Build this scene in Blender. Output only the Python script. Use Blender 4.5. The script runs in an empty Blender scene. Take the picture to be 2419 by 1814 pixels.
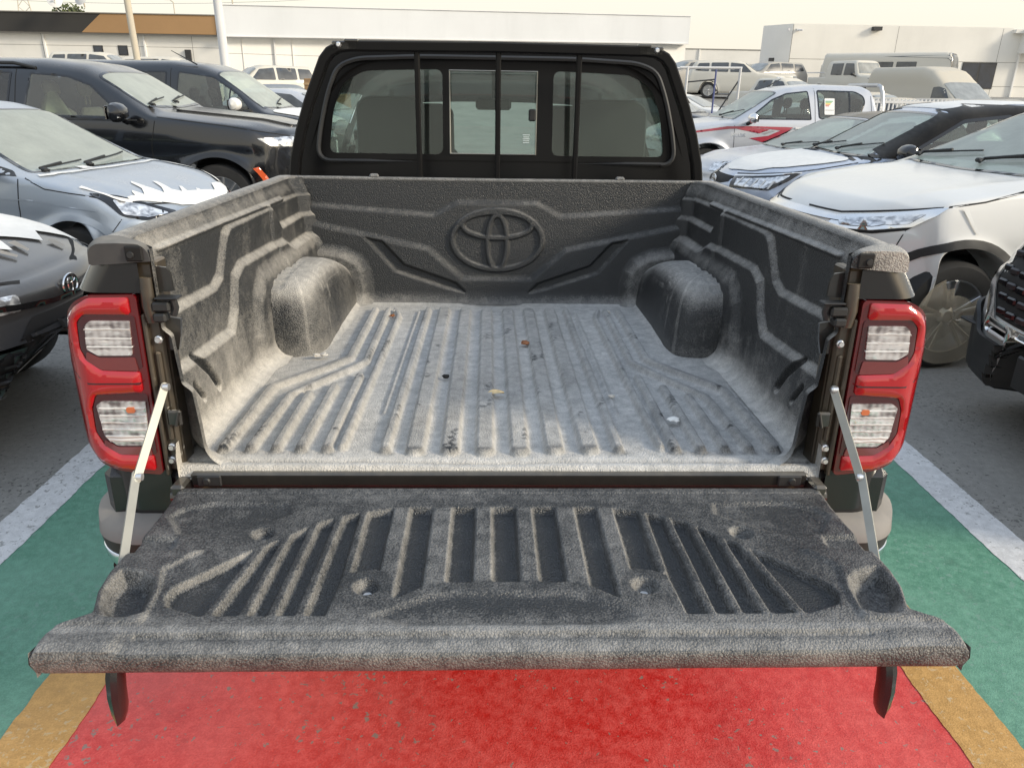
import bpy, bmesh, math, random, numpy as np
from math import radians, sin, cos, pi, sqrt
from mathutils import Vector, Matrix
from mathutils.bvhtree import BVHTree
from mathutils.geometry import delaunay_2d_cdt
random.seed(4); rng = np.random.default_rng(7)
sc = bpy.context.scene
COL = sc.collection
# ------------------------------------------------------------------ camera
FZ = .86                                            # height of the load floor above the ground
CAMP = np.array([-.0336, -1.4785, .7492 + FZ]); YAW, PITCH, ROLL = .0341, .3581, .0164
fw = Vector((sin(YAW)*cos(PITCH), cos(YAW)*cos(PITCH), -sin(PITCH)))
r0 = Vector((cos(YAW), -sin(YAW), 0)); u0 = r0.cross(fw)
rt = r0*cos(ROLL) + u0*sin(ROLL); up = -r0*sin(ROLL) + u0*cos(ROLL)
cam = bpy.data.cameras.new('camera'); co = bpy.data.objects.new('camera', cam); COL.objects.link(co)
co.matrix_world = Matrix(((rt.x, up.x, -fw.x, CAMP[0]), (rt.y, up.y, -fw.y, CAMP[1]), (rt.z, up.z, -fw.z, CAMP[2]), (0, 0, 0, 1)))
TILT = Matrix.Rotation(radians(-1.0), 4, 'X')            # the unladen truck stands a degree nose-down; bed measurements are in its own axes
co.matrix_world = TILT @ co.matrix_world
cam.sensor_width = 36; cam.lens = 36*1772.3/2419; cam.clip_start = .05; cam.clip_end = 3000
sc.camera = co
# ------------------------------------------------------------------ sky, sun, exposure
SUN_EL, SUN_AZ = radians(24), radians(112)          # azimuth measured from +y towards +x
w = bpy.data.worlds.new('World'); sc.world = w; w.use_nodes = True
nt = w.node_tree; nt.nodes.clear()
o_ = nt.nodes.new('ShaderNodeOutputWorld'); bg = nt.nodes.new('ShaderNodeBackground')
sky = nt.nodes.new('ShaderNodeTexSky'); sky.sky_type = 'NISHITA'; sky.sun_disc = False
sky.sun_elevation = SUN_EL; sky.sun_rotation = SUN_AZ; sky.air_density = 1.0; sky.dust_density = 3.5; sky.ozone_density = 1.0; sky.altitude = 0
# dusty air: the whole dome is veiled by pale haze, cream at the horizon, greyer blue overhead
tc = nt.nodes.new('ShaderNodeTexCoord'); sx = nt.nodes.new('ShaderNodeSeparateXYZ'); nt.links.new(tc.outputs['Generated'], sx.inputs[0])
rp = nt.nodes.new('ShaderNodeValToRGB'); nt.links.new(sx.outputs['Z'], rp.inputs[0])
rp.color_ramp.elements[0].position = 0.0; rp.color_ramp.elements[0].color = (7.9, 7.35, 6.2, 1)
rp.color_ramp.elements[1].position = .9; rp.color_ramp.elements[1].color = (5.2, 6.2, 7.6, 1)
e = rp.color_ramp.elements.new(.22); e.color = (7.8, 7.35, 6.3, 1)
e = rp.color_ramp.elements.new(.5); e.color = (6.3, 6.9, 7.6, 1)
mx = nt.nodes.new('ShaderNodeMixRGB'); mx.inputs[0].default_value = .72
nt.links.new(sky.outputs[0], mx.inputs[1]); nt.links.new(rp.outputs[0], mx.inputs[2])
nt.links.new(mx.outputs[0], bg.inputs[0]); bg.inputs[1].default_value = .112; nt.links.new(bg.outputs[0], o_.inputs[0])
sd = bpy.data.lights.new('sun', 'SUN'); sd.energy = 2.3; sd.angle = radians(11); sd.color = (1, .89, .71)
so = bpy.data.objects.new('sun', sd); COL.objects.link(so); so.location = (20, -10, 20)
sdir = Vector((sin(SUN_AZ)*cos(SUN_EL), cos(SUN_AZ)*cos(SUN_EL), sin(SUN_EL)))
so.rotation_euler = (-sdir).to_track_quat('-Z', 'Y').to_euler()
sc.view_settings.view_transform = 'Standard'; sc.view_settings.look = 'None'; sc.view_settings.exposure = 0.55; sc.view_settings.gamma = 1
sc.render.engine = 'CYCLES'; sc.cycles.max_bounces = 7; sc.cycles.transparent_max_bounces = 16; sc.cycles.glossy_bounces = 4
# ------------------------------------------------------------------ materials
def mat_new(name):
    m = bpy.data.materials.new(name); m.use_nodes = True; n = m.node_tree; n.nodes.clear()
    out = n.nodes.new('ShaderNodeOutputMaterial'); return m, n, out
class NB:                                            # small node builder
    def __init__(s, name): s.m, s.n, s.out = mat_new(name); s.L = s.n.links
    def N(s, t, **kw):
        nd = s.n.nodes.new('ShaderNode'+t)
        for k, v in kw.items():
            if k.startswith('i_'):
                key = k[2:]; key = int(key) if key.isdigit() else key.replace('_', ' ')
                s.set(nd.inputs[key], v)
            else: setattr(nd, k, v)
        return nd
    def set(s, inp, v):
        if hasattr(v, 'is_output') or isinstance(v, bpy.types.NodeSocket): s.L.new(v, inp)
        elif isinstance(v, bpy.types.Node): s.L.new(v.outputs[0], inp)
        else: inp.default_value = (tuple(v)+(1,)) if (isinstance(v, (tuple, list)) and len(v) == 3 and inp.type == 'RGBA') else v
    def obj(s):
        t = s.N('TexCoord'); return t.outputs['Object']
    def pos(s): return s.N('NewGeometry').outputs['Position']
    def nz(s):
        g = s.N('NewGeometry'); x = s.N('SeparateXYZ'); s.L.new(g.outputs['Normal'], x.inputs[0]); return x.outputs['Z']
    def noise(s, scale, detail=3, rough=.55, vec=None, dist=0):
        nd = s.N('TexNoise'); nd.inputs['Scale'].default_value = scale; nd.inputs['Detail'].default_value = detail
        nd.inputs['Roughness'].default_value = rough; nd.inputs['Distortion'].default_value = dist
        s.L.new(vec if vec is not None else s.obj(), nd.inputs['Vector']); return nd.outputs['Fac']
    def map(s, v, a, b, c=0., d=1.):
        nd = s.N('MapRange'); nd.clamp = True; s.set(nd.inputs[0], v)
        for i, q in enumerate((a, b, c, d)): nd.inputs[i+1].default_value = q
        return nd.outputs[0]
    def math(s, op, a, b=0., clamp=False):
        nd = s.N('Math', operation=op); nd.use_clamp = clamp; s.set(nd.inputs[0], a); s.set(nd.inputs[1], b); return nd.outputs[0]
    def mix(s, f, a, b):
        nd = s.N('MixRGB'); s.set(nd.inputs[0], f); s.set(nd.inputs[1], a); s.set(nd.inputs[2], b); return nd.outputs[0]
    def scale(s, v, sxyz):
        nd = s.N('Mapping'); s.L.new(v, nd.inputs['Vector']); nd.inputs['Scale'].default_value = sxyz; return nd.outputs[0]
    def pri(s, **kw):
        p = s.N('BsdfPrincipled')
        for k, v in kw.items(): s.set(p.inputs[k.replace('_', ' ')], v)
        s.L.new(p.outputs[0], s.out.inputs[0]); return p
    def bump(s, h, strength, dist=.002, p=None):
        b = s.N('Bump'); b.inputs['Strength'].default_value = strength; b.inputs['Distance'].default_value = dist
        s.L.new(h, b.inputs['Height'])
        if p is not None: s.L.new(b.outputs[0], p.inputs['Normal'])
        return b
DUST = (.42, .36, .28)
def m_plain(name, col, rough=.5, metal=0, coat=0, var=.1, vs=6, bump=0, bs=200):
    b = NB(name); f = b.noise(vs, 4); c = b.mix(b.map(f, .3, .7), tuple(x*(1-var) for x in col), tuple(min(1, x*(1+var)) for x in col))
    p = b.pri(Base_Color=c, Roughness=rough, Metallic=metal, Coat_Weight=coat)
    if bump: b.bump(b.noise(bs, 3), bump, .002, p)
    return b.m
def m_paint(name, col, metal=.0, rough=.35, dust=.5, dcol=DUST, coat=1.0, coatr=.06, side=.12, lo=.25, spec=.5):
    b = NB(name); n1 = b.noise(3.5, 5, .6); n2 = b.noise(45, 3); z = b.map(b.nz(), lo, .97)
    d = b.math('MULTIPLY', b.math('ADD', b.math('MULTIPLY', z, .85), side), b.map(b.math('ADD', n1, b.math('MULTIPLY', n2, .4)), .35, .95), True)
    d = b.math('MULTIPLY', d, dust)
    c = b.mix(d, col, dcol)
    r = b.math('ADD', b.math('MULTIPLY', d, .6), rough, True); cr = b.math('ADD', b.math('MULTIPLY', d, .55), coatr, True)
    p = b.pri(Specular_IOR_Level=spec, Base_Color=c, Roughness=r, Metallic=b.math('MULTIPLY', b.math('SUBTRACT', 1., d, True), metal), Coat_Weight=b.math('MULTIPLY', b.math('SUBTRACT', 1., d, True), coat), Coat_Roughness=cr)
    return b.m
def m_glass(name, tint=(.55, .62, .58), dust=.35, dcol=(.50, .50, .46), ior=1.6):
    b = NB(name); tr = b.N('BsdfTransparent'); tr.inputs[0].default_value = tint+(1,)
    gl = b.N('BsdfGlossy'); gl.inputs['Roughness'].default_value = .04; gl.inputs[0].default_value = (1, 1, 1, 1)
    fr = b.N('Fresnel'); bk = b.N('NewGeometry').outputs['Backfacing']; b.L.new(b.map(bk, 0, 1, ior, 1/ior), fr.inputs[0])   # thin pane: same reflection from both sides
    s1 = b.N('MixShader'); b.L.new(fr.outputs[0], s1.inputs[0]); b.L.new(tr.outputs[0], s1.inputs[1]); b.L.new(gl.outputs[0], s1.inputs[2])
    df = b.N('BsdfDiffuse'); df.inputs[0].default_value = dcol+(1,)
    f = b.math('MULTIPLY', b.map(b.math('ADD', b.noise(4, 5, .6), b.math('MULTIPLY', b.noise(60, 3), .2)), .3, .9, .75, 1.1), dust)
    s2 = b.N('MixShader'); b.L.new(f, s2.inputs[0]); b.L.new(s1.outputs[0], s2.inputs[1]); b.L.new(df.outputs[0], s2.inputs[2])
    b.L.new(s2.outputs[0], b.out.inputs[0]); return b.m
def m_liner():
    b = NB('liner_plastic'); at = b.N('Attribute', attribute_name='dust'); a = at.outputs['Fac']
    v = b.obj(); big = b.noise(5, 5, .6); mid = b.noise(38, 5, .65); fine = b.noise(330, 3, .7, dist=.6)
    g1 = b.math('SUBTRACT', fine, .5); g2 = b.math('SUBTRACT', mid, .5); g3 = b.math('SUBTRACT', big, .5)
    vo = b.N('TexVoronoi'); vo.inputs['Scale'].default_value = 270; wv = b.N('VectorMath', operation='ADD'); b.L.new(v, wv.inputs[0])
    nc = b.N('TexNoise'); nc.inputs['Scale'].default_value = 120; b.L.new(v, nc.inputs['Vector']); sc_ = b.N('VectorMath', operation='SCALE'); b.L.new(nc.outputs['Color'], sc_.inputs[0]); sc_.inputs['Scale'].default_value = .006
    b.L.new(sc_.outputs[0], wv.inputs[1]); b.L.new(wv.outputs[0], vo.inputs['Vector'])
    gr = b.math('SUBTRACT', vo.outputs['Distance'], .42)              # leather grain cells
    s = b.math('ADD', b.math('MULTIPLY', g1, .40), b.math('ADD', b.math('MULTIPLY', g2, .34), b.math('MULTIPLY', g3, .34)))
    s = b.math('ADD', s, b.math('MULTIPLY', gr, -.26))
    f = b.map(b.math('ADD', s, a), .0, 1.0)
    warm = b.N('Attribute', attribute_name='warm').outputs['Fac']  # tint of the dust, carries the low sun's warmth as colour
    dc = b.mix(warm, (.48, .48, .47), (.54, .49, .41))
    dc = b.mix(b.map(mid, .35, .7), dc, b.mix(warm, (.64, .63, .61), (.66, .60, .50)))
    c = b.mix(f, (.024, .026, .028), dc)
    p = b.pri(Base_Color=c, Roughness=b.map(f, 0, .7, .36, .85), Specular_IOR_Level=.6)
    h = b.math('ADD', b.math('MULTIPLY', b.noise(240, 2, .5, dist=1.2), .6), b.math('MULTIPLY', vo.outputs['Distance'], -.8))
    b.bump(h, .75, .0035, p); return b.m
def m_ground(name, col, col2, sc1=.9, chips=.0, chipc=(.32, .32, .31), rough=.8, gl=.0):
    b = NB(name); v = b.pos(); n1 = b.noise(sc1, 5, .6, v); n2 = b.noise(28, 5, .7, v); n3 = b.noise(190, 3, .6, v)
    c = b.mix(b.map(n1, .38, .64), col, col2)
    c = b.mix(b.map(b.math('ADD', b.math('MULTIPLY', n2, .6), b.math('MULTIPLY', n3, .4)), .42, .62, 0, .38), c, tuple(min(1, x*1.7+.03) for x in col2))
    if chips:
        ch = b.math('ADD', b.noise(48, 4, .6, v, .4), b.math('MULTIPLY', b.noise(2.2, 2, .5, v), .30))
        c = b.mix(b.map(ch, .80-chips, .83-chips), c, chipc)
    st = b.noise(1, 5, .65, b.scale(v, (2.6, .55, 1)), .8); st2 = b.noise(7, 4, .7, v, 1.0)
    c = b.mix(b.map(st, .54, .74, 0, .20), c, tuple(x*.45+.02 for x in col)); c = b.mix(b.map(st2, .60, .72, 0, .35), c, tuple(x*.5+.03 for x in col))
    p = b.pri(Base_Color=c, Roughness=b.map(n2, .3, .7, rough-.15, rough+.1))
    b.bump(b.math('ADD', b.math('MULTIPLY', n2, .6), b.math('MULTIPLY', n3, .5)), .5, .006, p); return b.m
M = {}
M['liner'] = m_liner()
M['black_paint'] = m_paint('black_body_paint', (.012, .012, .013), rough=.25, dust=.12, dcol=(.30, .27, .22), coat=.35, side=.03)
M['black_wall'] = m_paint('black_cab_paint', (.006, .006, .0065), rough=.3, dust=.16, dcol=(.30, .27, .22), coat=.0, side=.02, spec=.16)
M['black_sheet'] = m_paint('black_sheet_metal', (.012, .012, .012), rough=.3, dust=.5, dcol=(.26, .23, .18))
M['cap'] = m_paint('rail_cap_plastic', (.035, .037, .040), rough=.55, dust=.75, dcol=(.36, .33, .28), coat=0)
M['plastic'] = m_plain('black_trim_plastic', (.02, .021, .022), .55, var=.2)
M['grey_plastic'] = m_paint('grey_bumper_plastic', (.19, .185, .18), rough=.6, dust=.8, dcol=(.34, .31, .27), coat=0)
M['rubber'] = m_plain('tyre_rubber', (.022, .022, .022), .8, var=.25, bump=.3, bs=60)
M['chrome'] = m_plain('chrome_metal', (.78, .78, .78), .14, 1, var=.04)
M['zinc'] = m_plain('zinc_plated_steel', (.34, .34, .31), .45, .5, var=.08, vs=20)
M['pillar'] = m_paint('dusty_pillar_sheet', (.012, .012, .012), rough=.3, dust=.75, dcol=(.34, .26, .16), side=.30, lo=.4, coat=.6)
M['bolt'] = m_plain('bolt_steel', (.75, .76, .78), .3, .8, var=.05)
M['silver_rim'] = m_plain('alloy_silver', (.48, .49, .5), .3, .8, var=.05)
M['dark_rim'] = m_plain('alloy_dark', (.06, .06, .065), .3, .7, var=.05)
M['seat'] = m_plain('seat_fabric_grey', (.022, .022, .024), .85, var=.15)
M['seat_light'] = m_plain('seat_fabric_beige', (.35, .32, .27), .85, var=.15)
M['film'] = m_plain('white_protective_film', (.72, .72, .70), .45, var=.06, vs=14, bump=.25, bs=25)
M['paper'] = m_plain('white_paper', (.8, .8, .78), .6, var=.03)
M['white_ink'] = m_plain('white_marker_ink', (.75, .82, .82), .6, var=.05)
M['dark'] = m_plain('dark_cavity', (.006, .006, .006), .8, var=.1)
M['trim_dark'] = m_plain('cabin_trim', (.05, .05, .052), .75, var=.15)
M['glass'] = m_glass('dusty_glass', (.62, .72, .66), .56, (.52, .56, .51))
M['glass_side'] = m_glass('side_glass', (.60, .68, .64), .13)
M['glass_dark'] = m_glass('tinted_glass', (.12, .13, .13), .10, (.35, .35, .34))
M['glass_cab'] = m_glass('cab_rear_glass', (.80, .90, .86), .02, (.4, .4, .38), 1.45)
M['glass_clean'] = m_glass('clear_windscreen', (.92, .96, .94), .14, (.6, .64, .60))
M['frit'] = m_plain('black_glass_border', (.008, .008, .009), .12, coat=.5, var=.1)
def m_lamp(name, col, rough=.12, bumps=0, trans=.0, coat=1):
    b = NB(name); n = b.noise(9, 4); c = b.mix(b.map(n, .3, .7, 0, .35), col, tuple(x*.9+.012 for x in col))
    p = b.pri(Base_Color=c, Roughness=rough, Coat_Weight=coat, Coat_Roughness=.05, Specular_IOR_Level=.6)
    if bumps:
        wv = b.N('TexWave', wave_type='BANDS', bands_direction='Z'); wv.inputs['Scale'].default_value = bumps; wv.inputs['Distortion'].default_value = 3
        b.L.new(b.obj(), wv.inputs['Vector']); b.bump(wv.outputs['Fac'], .6, .003, p)
    return b.m
M['lamp_red'] = m_lamp('red_lamp_lens', (.11, .002, .004), .06)
M['lamp_red2'] = m_lamp('bright_red_light_bar', (.40, .003, .007), .12)
M['lamp_smoke'] = m_lamp('smoked_red_lens', (.16, .03, .03))
M['lamp_dark'] = m_lamp('dark_red_bezel', (.055, .004, .006))
def m_reflector(nm='clear_lamp_reflector', scl=(34, 16, 70), c0=(.22, .19, .19), c1=(.60, .57, .56), c2=(.90, .89, .88), bmp=.5, wv=1):
    b = NB(nm); v = b.obj()
    n0 = b.noise(1, 2, .45, b.scale(v, scl), .6)
    w1 = b.N('TexWave', wave_type='BANDS', bands_direction='Z'); w1.inputs['Scale'].default_value = 13; w1.inputs['Distortion'].default_value = .6; b.L.new(v, w1.inputs['Vector'])
    w2 = b.N('TexWave', wave_type='BANDS', bands_direction='X'); w2.inputs['Scale'].default_value = 22; w2.inputs['Distortion'].default_value = 1.2; b.L.new(v, w2.inputs['Vector'])
    n = b.math('ADD', b.math('MULTIPLY', n0, .78), b.math('ADD', b.math('MULTIPLY', w1.outputs['Fac'], .16), b.math('MULTIPLY', w2.outputs['Fac'], .08)))
    if not wv: n = n0
    c = b.N('ValToRGB'); b.L.new(n, c.inputs[0]); r = c.color_ramp
    r.elements[0].position = .30; r.elements[0].color = c0+(1,); r.elements[1].position = .62; r.elements[1].color = c2+(1,)
    q = r.elements.new(.46); q.color = c1+(1,)
    p = b.pri(Base_Color=c.outputs[0], Roughness=.12, Metallic=.6, Coat_Weight=1.0, Coat_Roughness=.04)
    b.bump(n, bmp, .004, p); return b.m
M['reflector'] = m_reflector()
M['orange'] = m_lamp('amber_bulb', (.60, .16, .05), .25)
M['clear_white'] = m_lamp('clear_white_bar', (.72, .72, .70), .15, 40)
M['headlamp'] = m_reflector('headlamp_unit', (16, 22, 34), (.20, .21, .23), (.50, .52, .55), (.86, .88, .90), .25, 0)
M['orange_marker'] = m_lamp('orange_side_marker', (.60, .10, .03), .25)
# ------------------------------------------------------------------ mesh helpers
def mk(name, V, Fc, mat, parent=None, smooth=True, label=None, attrs=None, sharp=None):
    me = bpy.data.meshes.new(name); me.from_pydata([tuple(map(float, v)) for v in V], [], [tuple(int(i) for i in f) for f in Fc]); me.update()
    mats = mat if isinstance(mat, (list, tuple)) else [mat]
    for m in mats: me.materials.append(m if not isinstance(m, str) else M[m])
    if smooth:
        me.polygons.foreach_set('use_smooth', [True]*len(me.polygons))
        if sharp: me.set_sharp_from_angle(angle=radians(sharp))
    if attrs:
        for k, a in attrs.items():
            at = me.attributes.new(k, 'FLOAT', 'POINT'); at.data.foreach_set('value', np.asarray(a, dtype=np.float32).ravel())
    ob = bpy.data.objects.new(name, me); COL.objects.link(ob)
    if parent: ob.parent = parent
    if label: ob['label'] = label
    return ob
def tag(o, label, cat, group=None, kind=None):
    o['label'] = label; o['category'] = cat
    if group: o['group'] = group
    if kind: o['kind'] = kind
    return o
def thing(name, label, cat, loc=(0, 0, 0), rz=0, group=None):
    o = bpy.data.objects.new(name, None); COL.objects.link(o); o.location = loc; o.rotation_euler = (0, 0, rz); o.empty_display_size = .2
    return tag(o, label, cat, group)
def struct(ob): ob['kind'] = 'structure'; return ob
class MB:
    def __init__(s): s.v = []; s.f = []
    def add(s, V, F):
        n = len(s.v); s.v += [tuple(v) for v in V]; s.f += [tuple(i+n for i in f) for f in F]; return s
    def box(s, c, d, bev=0., rot=None):
        hx, hy, hz = d[0]/2, d[1]/2, d[2]/2; b = min(bev, hx*.9, hy*.9, hz*.9)
        if b <= 0:
            V = [Vector((a*hx, q*hy, r*hz)) for a in (-1, 1) for q in (-1, 1) for r in (-1, 1)]
            F = [(0, 1, 3, 2), (4, 6, 7, 5), (0, 4, 5, 1), (2, 3, 7, 6), (0, 2, 6, 4), (1, 5, 7, 3)]
        else:
            V = []; idx = {}
            for a in (-1, 1):
                for q in (-1, 1):
                    for r in (-1, 1):
                        for k, p in enumerate(((a*hx, q*(hy-b), r*(hz-b)), (a*(hx-b), q*hy, r*(hz-b)), (a*(hx-b), q*(hy-b), r*hz))):
                            idx[(a, q, r, k)] = len(V); V.append(Vector(p))
            I = lambda a, q, r, k: idx[(a, q, r, k)]
            F = []
            for a in (-1, 1): F += [(I(a, -1, -1, 0), I(a, 1, -1, 0), I(a, 1, 1, 0), I(a, -1, 1, 0)), (I(-1, a, -1, 1), I(1, a, -1, 1), I(1, a, 1, 1), I(-1, a, 1, 1)), (I(-1, -1, a, 2), I(1, -1, a, 2), I(1, 1, a, 2), I(-1, 1, a, 2))]
            for a in (-1, 1):
                for q in (-1, 1):
                    F += [(I(a, q, -1, 0), I(a, q, 1, 0), I(a, q, 1, 1), I(a, q, -1, 1)), (I(a, -1, q, 0), I(a, 1, q, 0), I(a, 1, q, 2), I(a, -1, q, 2)), (I(-1, a, q, 1), I(1, a, q, 1), I(1, a, q, 2), I(-1, a, q, 2))]
                    for r in (-1, 1): F.append((I(a, q, r, 0), I(a, q, r, 1), I(a, q, r, 2)))
        R = rot if rot is not None else Matrix.Identity(3)
        return s.add([R @ v + Vector(c) for v in V], F)
    def tube(s, P, r, n=10, sq=None, caps=True, twist=0):
        # circle section of radius r (number or list) or a rectangular section sq=(w,h) along the points P
        P = [Vector(p) for p in P]; m = len(P); rs = r if isinstance(r, (list, tuple)) else [r]*m
        V = []; prev = None
        for i, p in enumerate(P):
            t = ((P[min(i+1, m-1)]-p).normalized() + (p-P[max(i-1, 0)]).normalized())
            t = t.normalized() if t.length > 1e-6 else Vector((0, 0, 1))
            if prev is None:
                a = Vector((0, 0, 1)) if abs(t.z) < .9 else Vector((1, 0, 0)); x = t.cross(a).normalized()
            else: x = (prev - t*prev.dot(t)).normalized()
            prev = x; y = t.cross(x)
            if sq:
                w_, h_ = sq[0]/2, sq[1]/2; c_ = min(w_, h_)*.3
                pts = [(w_, h_-c_), (w_-c_, h_), (-w_+c_, h_), (-w_, h_-c_), (-w_, -h_+c_), (-w_+c_, -h_), (w_-c_, -h_), (w_, -h_+c_)]
                V += [p+x*a+y*b for a, b in pts]
            else: V += [p+x*rs[i]*cos(2*pi*k/n)+y*rs[i]*sin(2*pi*k/n) for k in range(n)]
        k = 8 if sq else n
        F = [(i*k+j, i*k+(j+1) % k, (i+1)*k+(j+1) % k, (i+1)*k+j) for i in range(m-1) for j in range(k)]
        if caps: F += [tuple(range(k))[::-1], tuple((m-1)*k+j for j in range(k))]
        return s.add(V, F)
    def lathe(s, prof, c, axis='y', n=32, a0=0, a1=2*pi):
        V = []; m = len(prof); full = abs(a1-a0-2*pi) < 1e-6; k = n if full else n+1
        for r, h in prof:
            for j in range(k):
                a = a0+(a1-a0)*j/n; x, y = r*cos(a), r*sin(a)
                V.append({'y': (x, h, y), 'z': (x, y, h), 'x': (h, x, y)}[axis])
        V = [Vector(v)+Vector(c) for v in V]
        F = [(i*k+j, i*k+(j+1) % k, (i+1)*k+(j+1) % k, (i+1)*k+j) for i in range(m-1) for j in range(k if full else k-1)]
        return s.add(V, F)
    def prism(s, poly, ax, a, b):
        # polygon in the plane normal to axis ax, extruded from a to b
        def P(u, v, t): return {0: (t, u, v), 1: (u, t, v), 2: (u, v, t)}[ax]
        n = len(poly); V = [P(u, v, a) for u, v in poly]+[P(u, v, b) for u, v in poly]
        return s.add(V, [tuple(range(n))[::-1], tuple(range(n, 2*n))]+[(i, (i+1) % n, n+(i+1) % n, n+i) for i in range(n)])
    def build(s, name, mat, parent=None, smooth=True, label=None, sharp=35): return mk(name, s.v, s.f, mat, parent, smooth, label, sharp=sharp)
def grid_faces(n, m, flip=False):
    i, j = np.meshgrid(np.arange(n-1), np.arange(m-1), indexing='ij'); a = (i*m+j).ravel()
    F = np.stack([a, a+1, a+m+1, a+m], 1)
    return F[:, ::-1] if flip else F
def mkgrid(name, P, mat, parent=None, flip=False, attrs=None, label=None, keep=None):
    n, m = P.shape[:2]; F = grid_faces(n, m, flip)
    if keep is not None: F = F[keep[F].all(1)] if keep.ndim == 1 else F
    return mk(name, P.reshape(-1, 3), F, mat, parent, attrs=attrs, label=label)
def smooth01(t): t = np.clip(t, 0, 1); return t*t*(3-2*t)
def seg_dist(X, Y, P):
    """distance from each point to the polyline P"""
    d = np.full(np.shape(X), 1e9)
    for (x0, y0), (x1, y1) in zip(P[:-1], P[1:]):
        L2 = (x1-x0)**2+(y1-y0)**2+1e-12; t = np.clip(((X-x0)*(x1-x0)+(Y-y0)*(y1-y0))/L2, 0, 1)
        d = np.minimum(d, np.hypot(X-x0-t*(x1-x0), Y-y0-t*(y1-y0)))
    return d
def inside(X, Y, P):
    X = np.asarray(X, float); Y = np.asarray(Y, float); r = np.zeros(np.shape(X), bool); n = len(P)
    for i in range(n):
        x0, y0 = P[i]; x1, y1 = P[(i+1) % n]
        if y0 == y1: continue
        c = ((y0 > Y) != (y1 > Y)) & (X < (x1-x0)*(Y-y0)/(y1-y0)+x0); r ^= c
    return r
def sdf(X, Y, P):
    """positive inside the closed polygon"""
    d = seg_dist(X, Y, list(P)+[P[0]]); return np.where(inside(X, Y, P), d, -d)
def rib(X, Y, P, wdt, edge=.008): return smooth01((wdt/2+edge/2-seg_dist(X, Y, P))/edge)
def fbm(X, Y, s=1., seed=0, o=4):
    r = np.random.default_rng(seed); out = np.zeros(np.shape(X)); amp = 1; tot = 0
    for k in range(o):
        for _ in range(4):
            a = r.uniform(0, 2*pi); ph = r.uniform(0, 2*pi); f = s*(2**k)*r.uniform(.7, 1.3)
            out += amp*np.sin((X*cos(a)+Y*sin(a))*f*2*pi+ph); tot += amp*.5
        amp *= .6
    return out/tot
def rpoly(P, r=.03, n=5):
    """round the corners of a closed polygon"""
    out = []; N = len(P)
    for i in range(N):
        a, b, c = (np.array(P[(i+k) % N], float) for k in (-1, 0, 1)); u = a-b; v = c-b; lu, lv = np.linalg.norm(u), np.linalg.norm(v)
        q = min(r, lu*.45, lv*.45); p0 = b+u/lu*q; p1 = b+v/lv*q
        for k in range(n+1):
            t = k/n; out.append(tuple((1-t)**2*p0+2*t*(1-t)*b+t*t*p1))
    return out
def strip_poly(P, wd):
    """a ribbon polygon of width wd round an open polyline"""
    P = [np.array(p, float) for p in P]; Lf, Rt = [], []
    for i, p in enumerate(P):
        t = P[min(i+1, len(P)-1)]-P[max(i-1, 0)]; t /= np.linalg.norm(t)+1e-9; n = np.array([-t[1], t[0]])*wd/2
        Lf.append(tuple(p+n)); Rt.append(tuple(p-n))
    return Lf+Rt[::-1]
def cdt(poly, holes=(), res=.03):
    """triangulate a polygon with interior grid points; returns verts, tris"""
    pts = []; edges = []
    for q in [poly]+list(holes):
        q2 = []
        for i in range(len(q)):
            a = np.array(q[i]); b = np.array(q[(i+1) % len(q)]); k = max(1, int(np.linalg.norm(b-a)/res))
            q2 += [tuple(a+(b-a)*j/k) for j in range(k)]
        s = len(pts); pts += q2; edges += [(s+i, s+(i+1) % len(q2)) for i in range(len(q2))]
    A = np.array(poly); x0, y0 = A.min(0); x1, y1 = A.max(0)
    gx, gy = np.meshgrid(np.arange(x0+res/2, x1, res), np.arange(y0+res/2, y1, res)); gx = gx.ravel(); gy = gy.ravel()
    ok = sdf(gx, gy, poly) > res*.35
    for h in holes: ok &= sdf(gx, gy, h) < -res*.35
    pts += list(zip(gx[ok], gy[ok]))
    r = delaunay_2d_cdt([Vector(p) for p in pts], edges, [], 0, 1e-6)
    V = np.array([tuple(v) for v in r[0]]); T = np.array([tuple(f) for f in r[2] if len(f) == 3])
    C = V[T].mean(1); k = inside(C[:, 0], C[:, 1], poly)
    for h in holes: k &= ~inside(C[:, 0], C[:, 1], h)
    return V, T[k]
def shell(V, T, thick_vec):
    """give a triangle patch thickness along thick_vec (array or one vector): returns V,F"""
    V = np.asarray(V, float); n = len(V); B = V+np.asarray(thick_vec); e = {}
    for t in T:
        for a, b in ((t[0], t[1]), (t[1], t[2]), (t[2], t[0])): e[(a, b)] = 1
    F = [tuple(t) for t in T]+[tuple(int(i)+n for i in t[::-1]) for t in T]
    F += [(b, a, a+n, b+n) for (a, b) in e if (b, a) not in e]
    return np.vstack([V, B]), F
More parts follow.
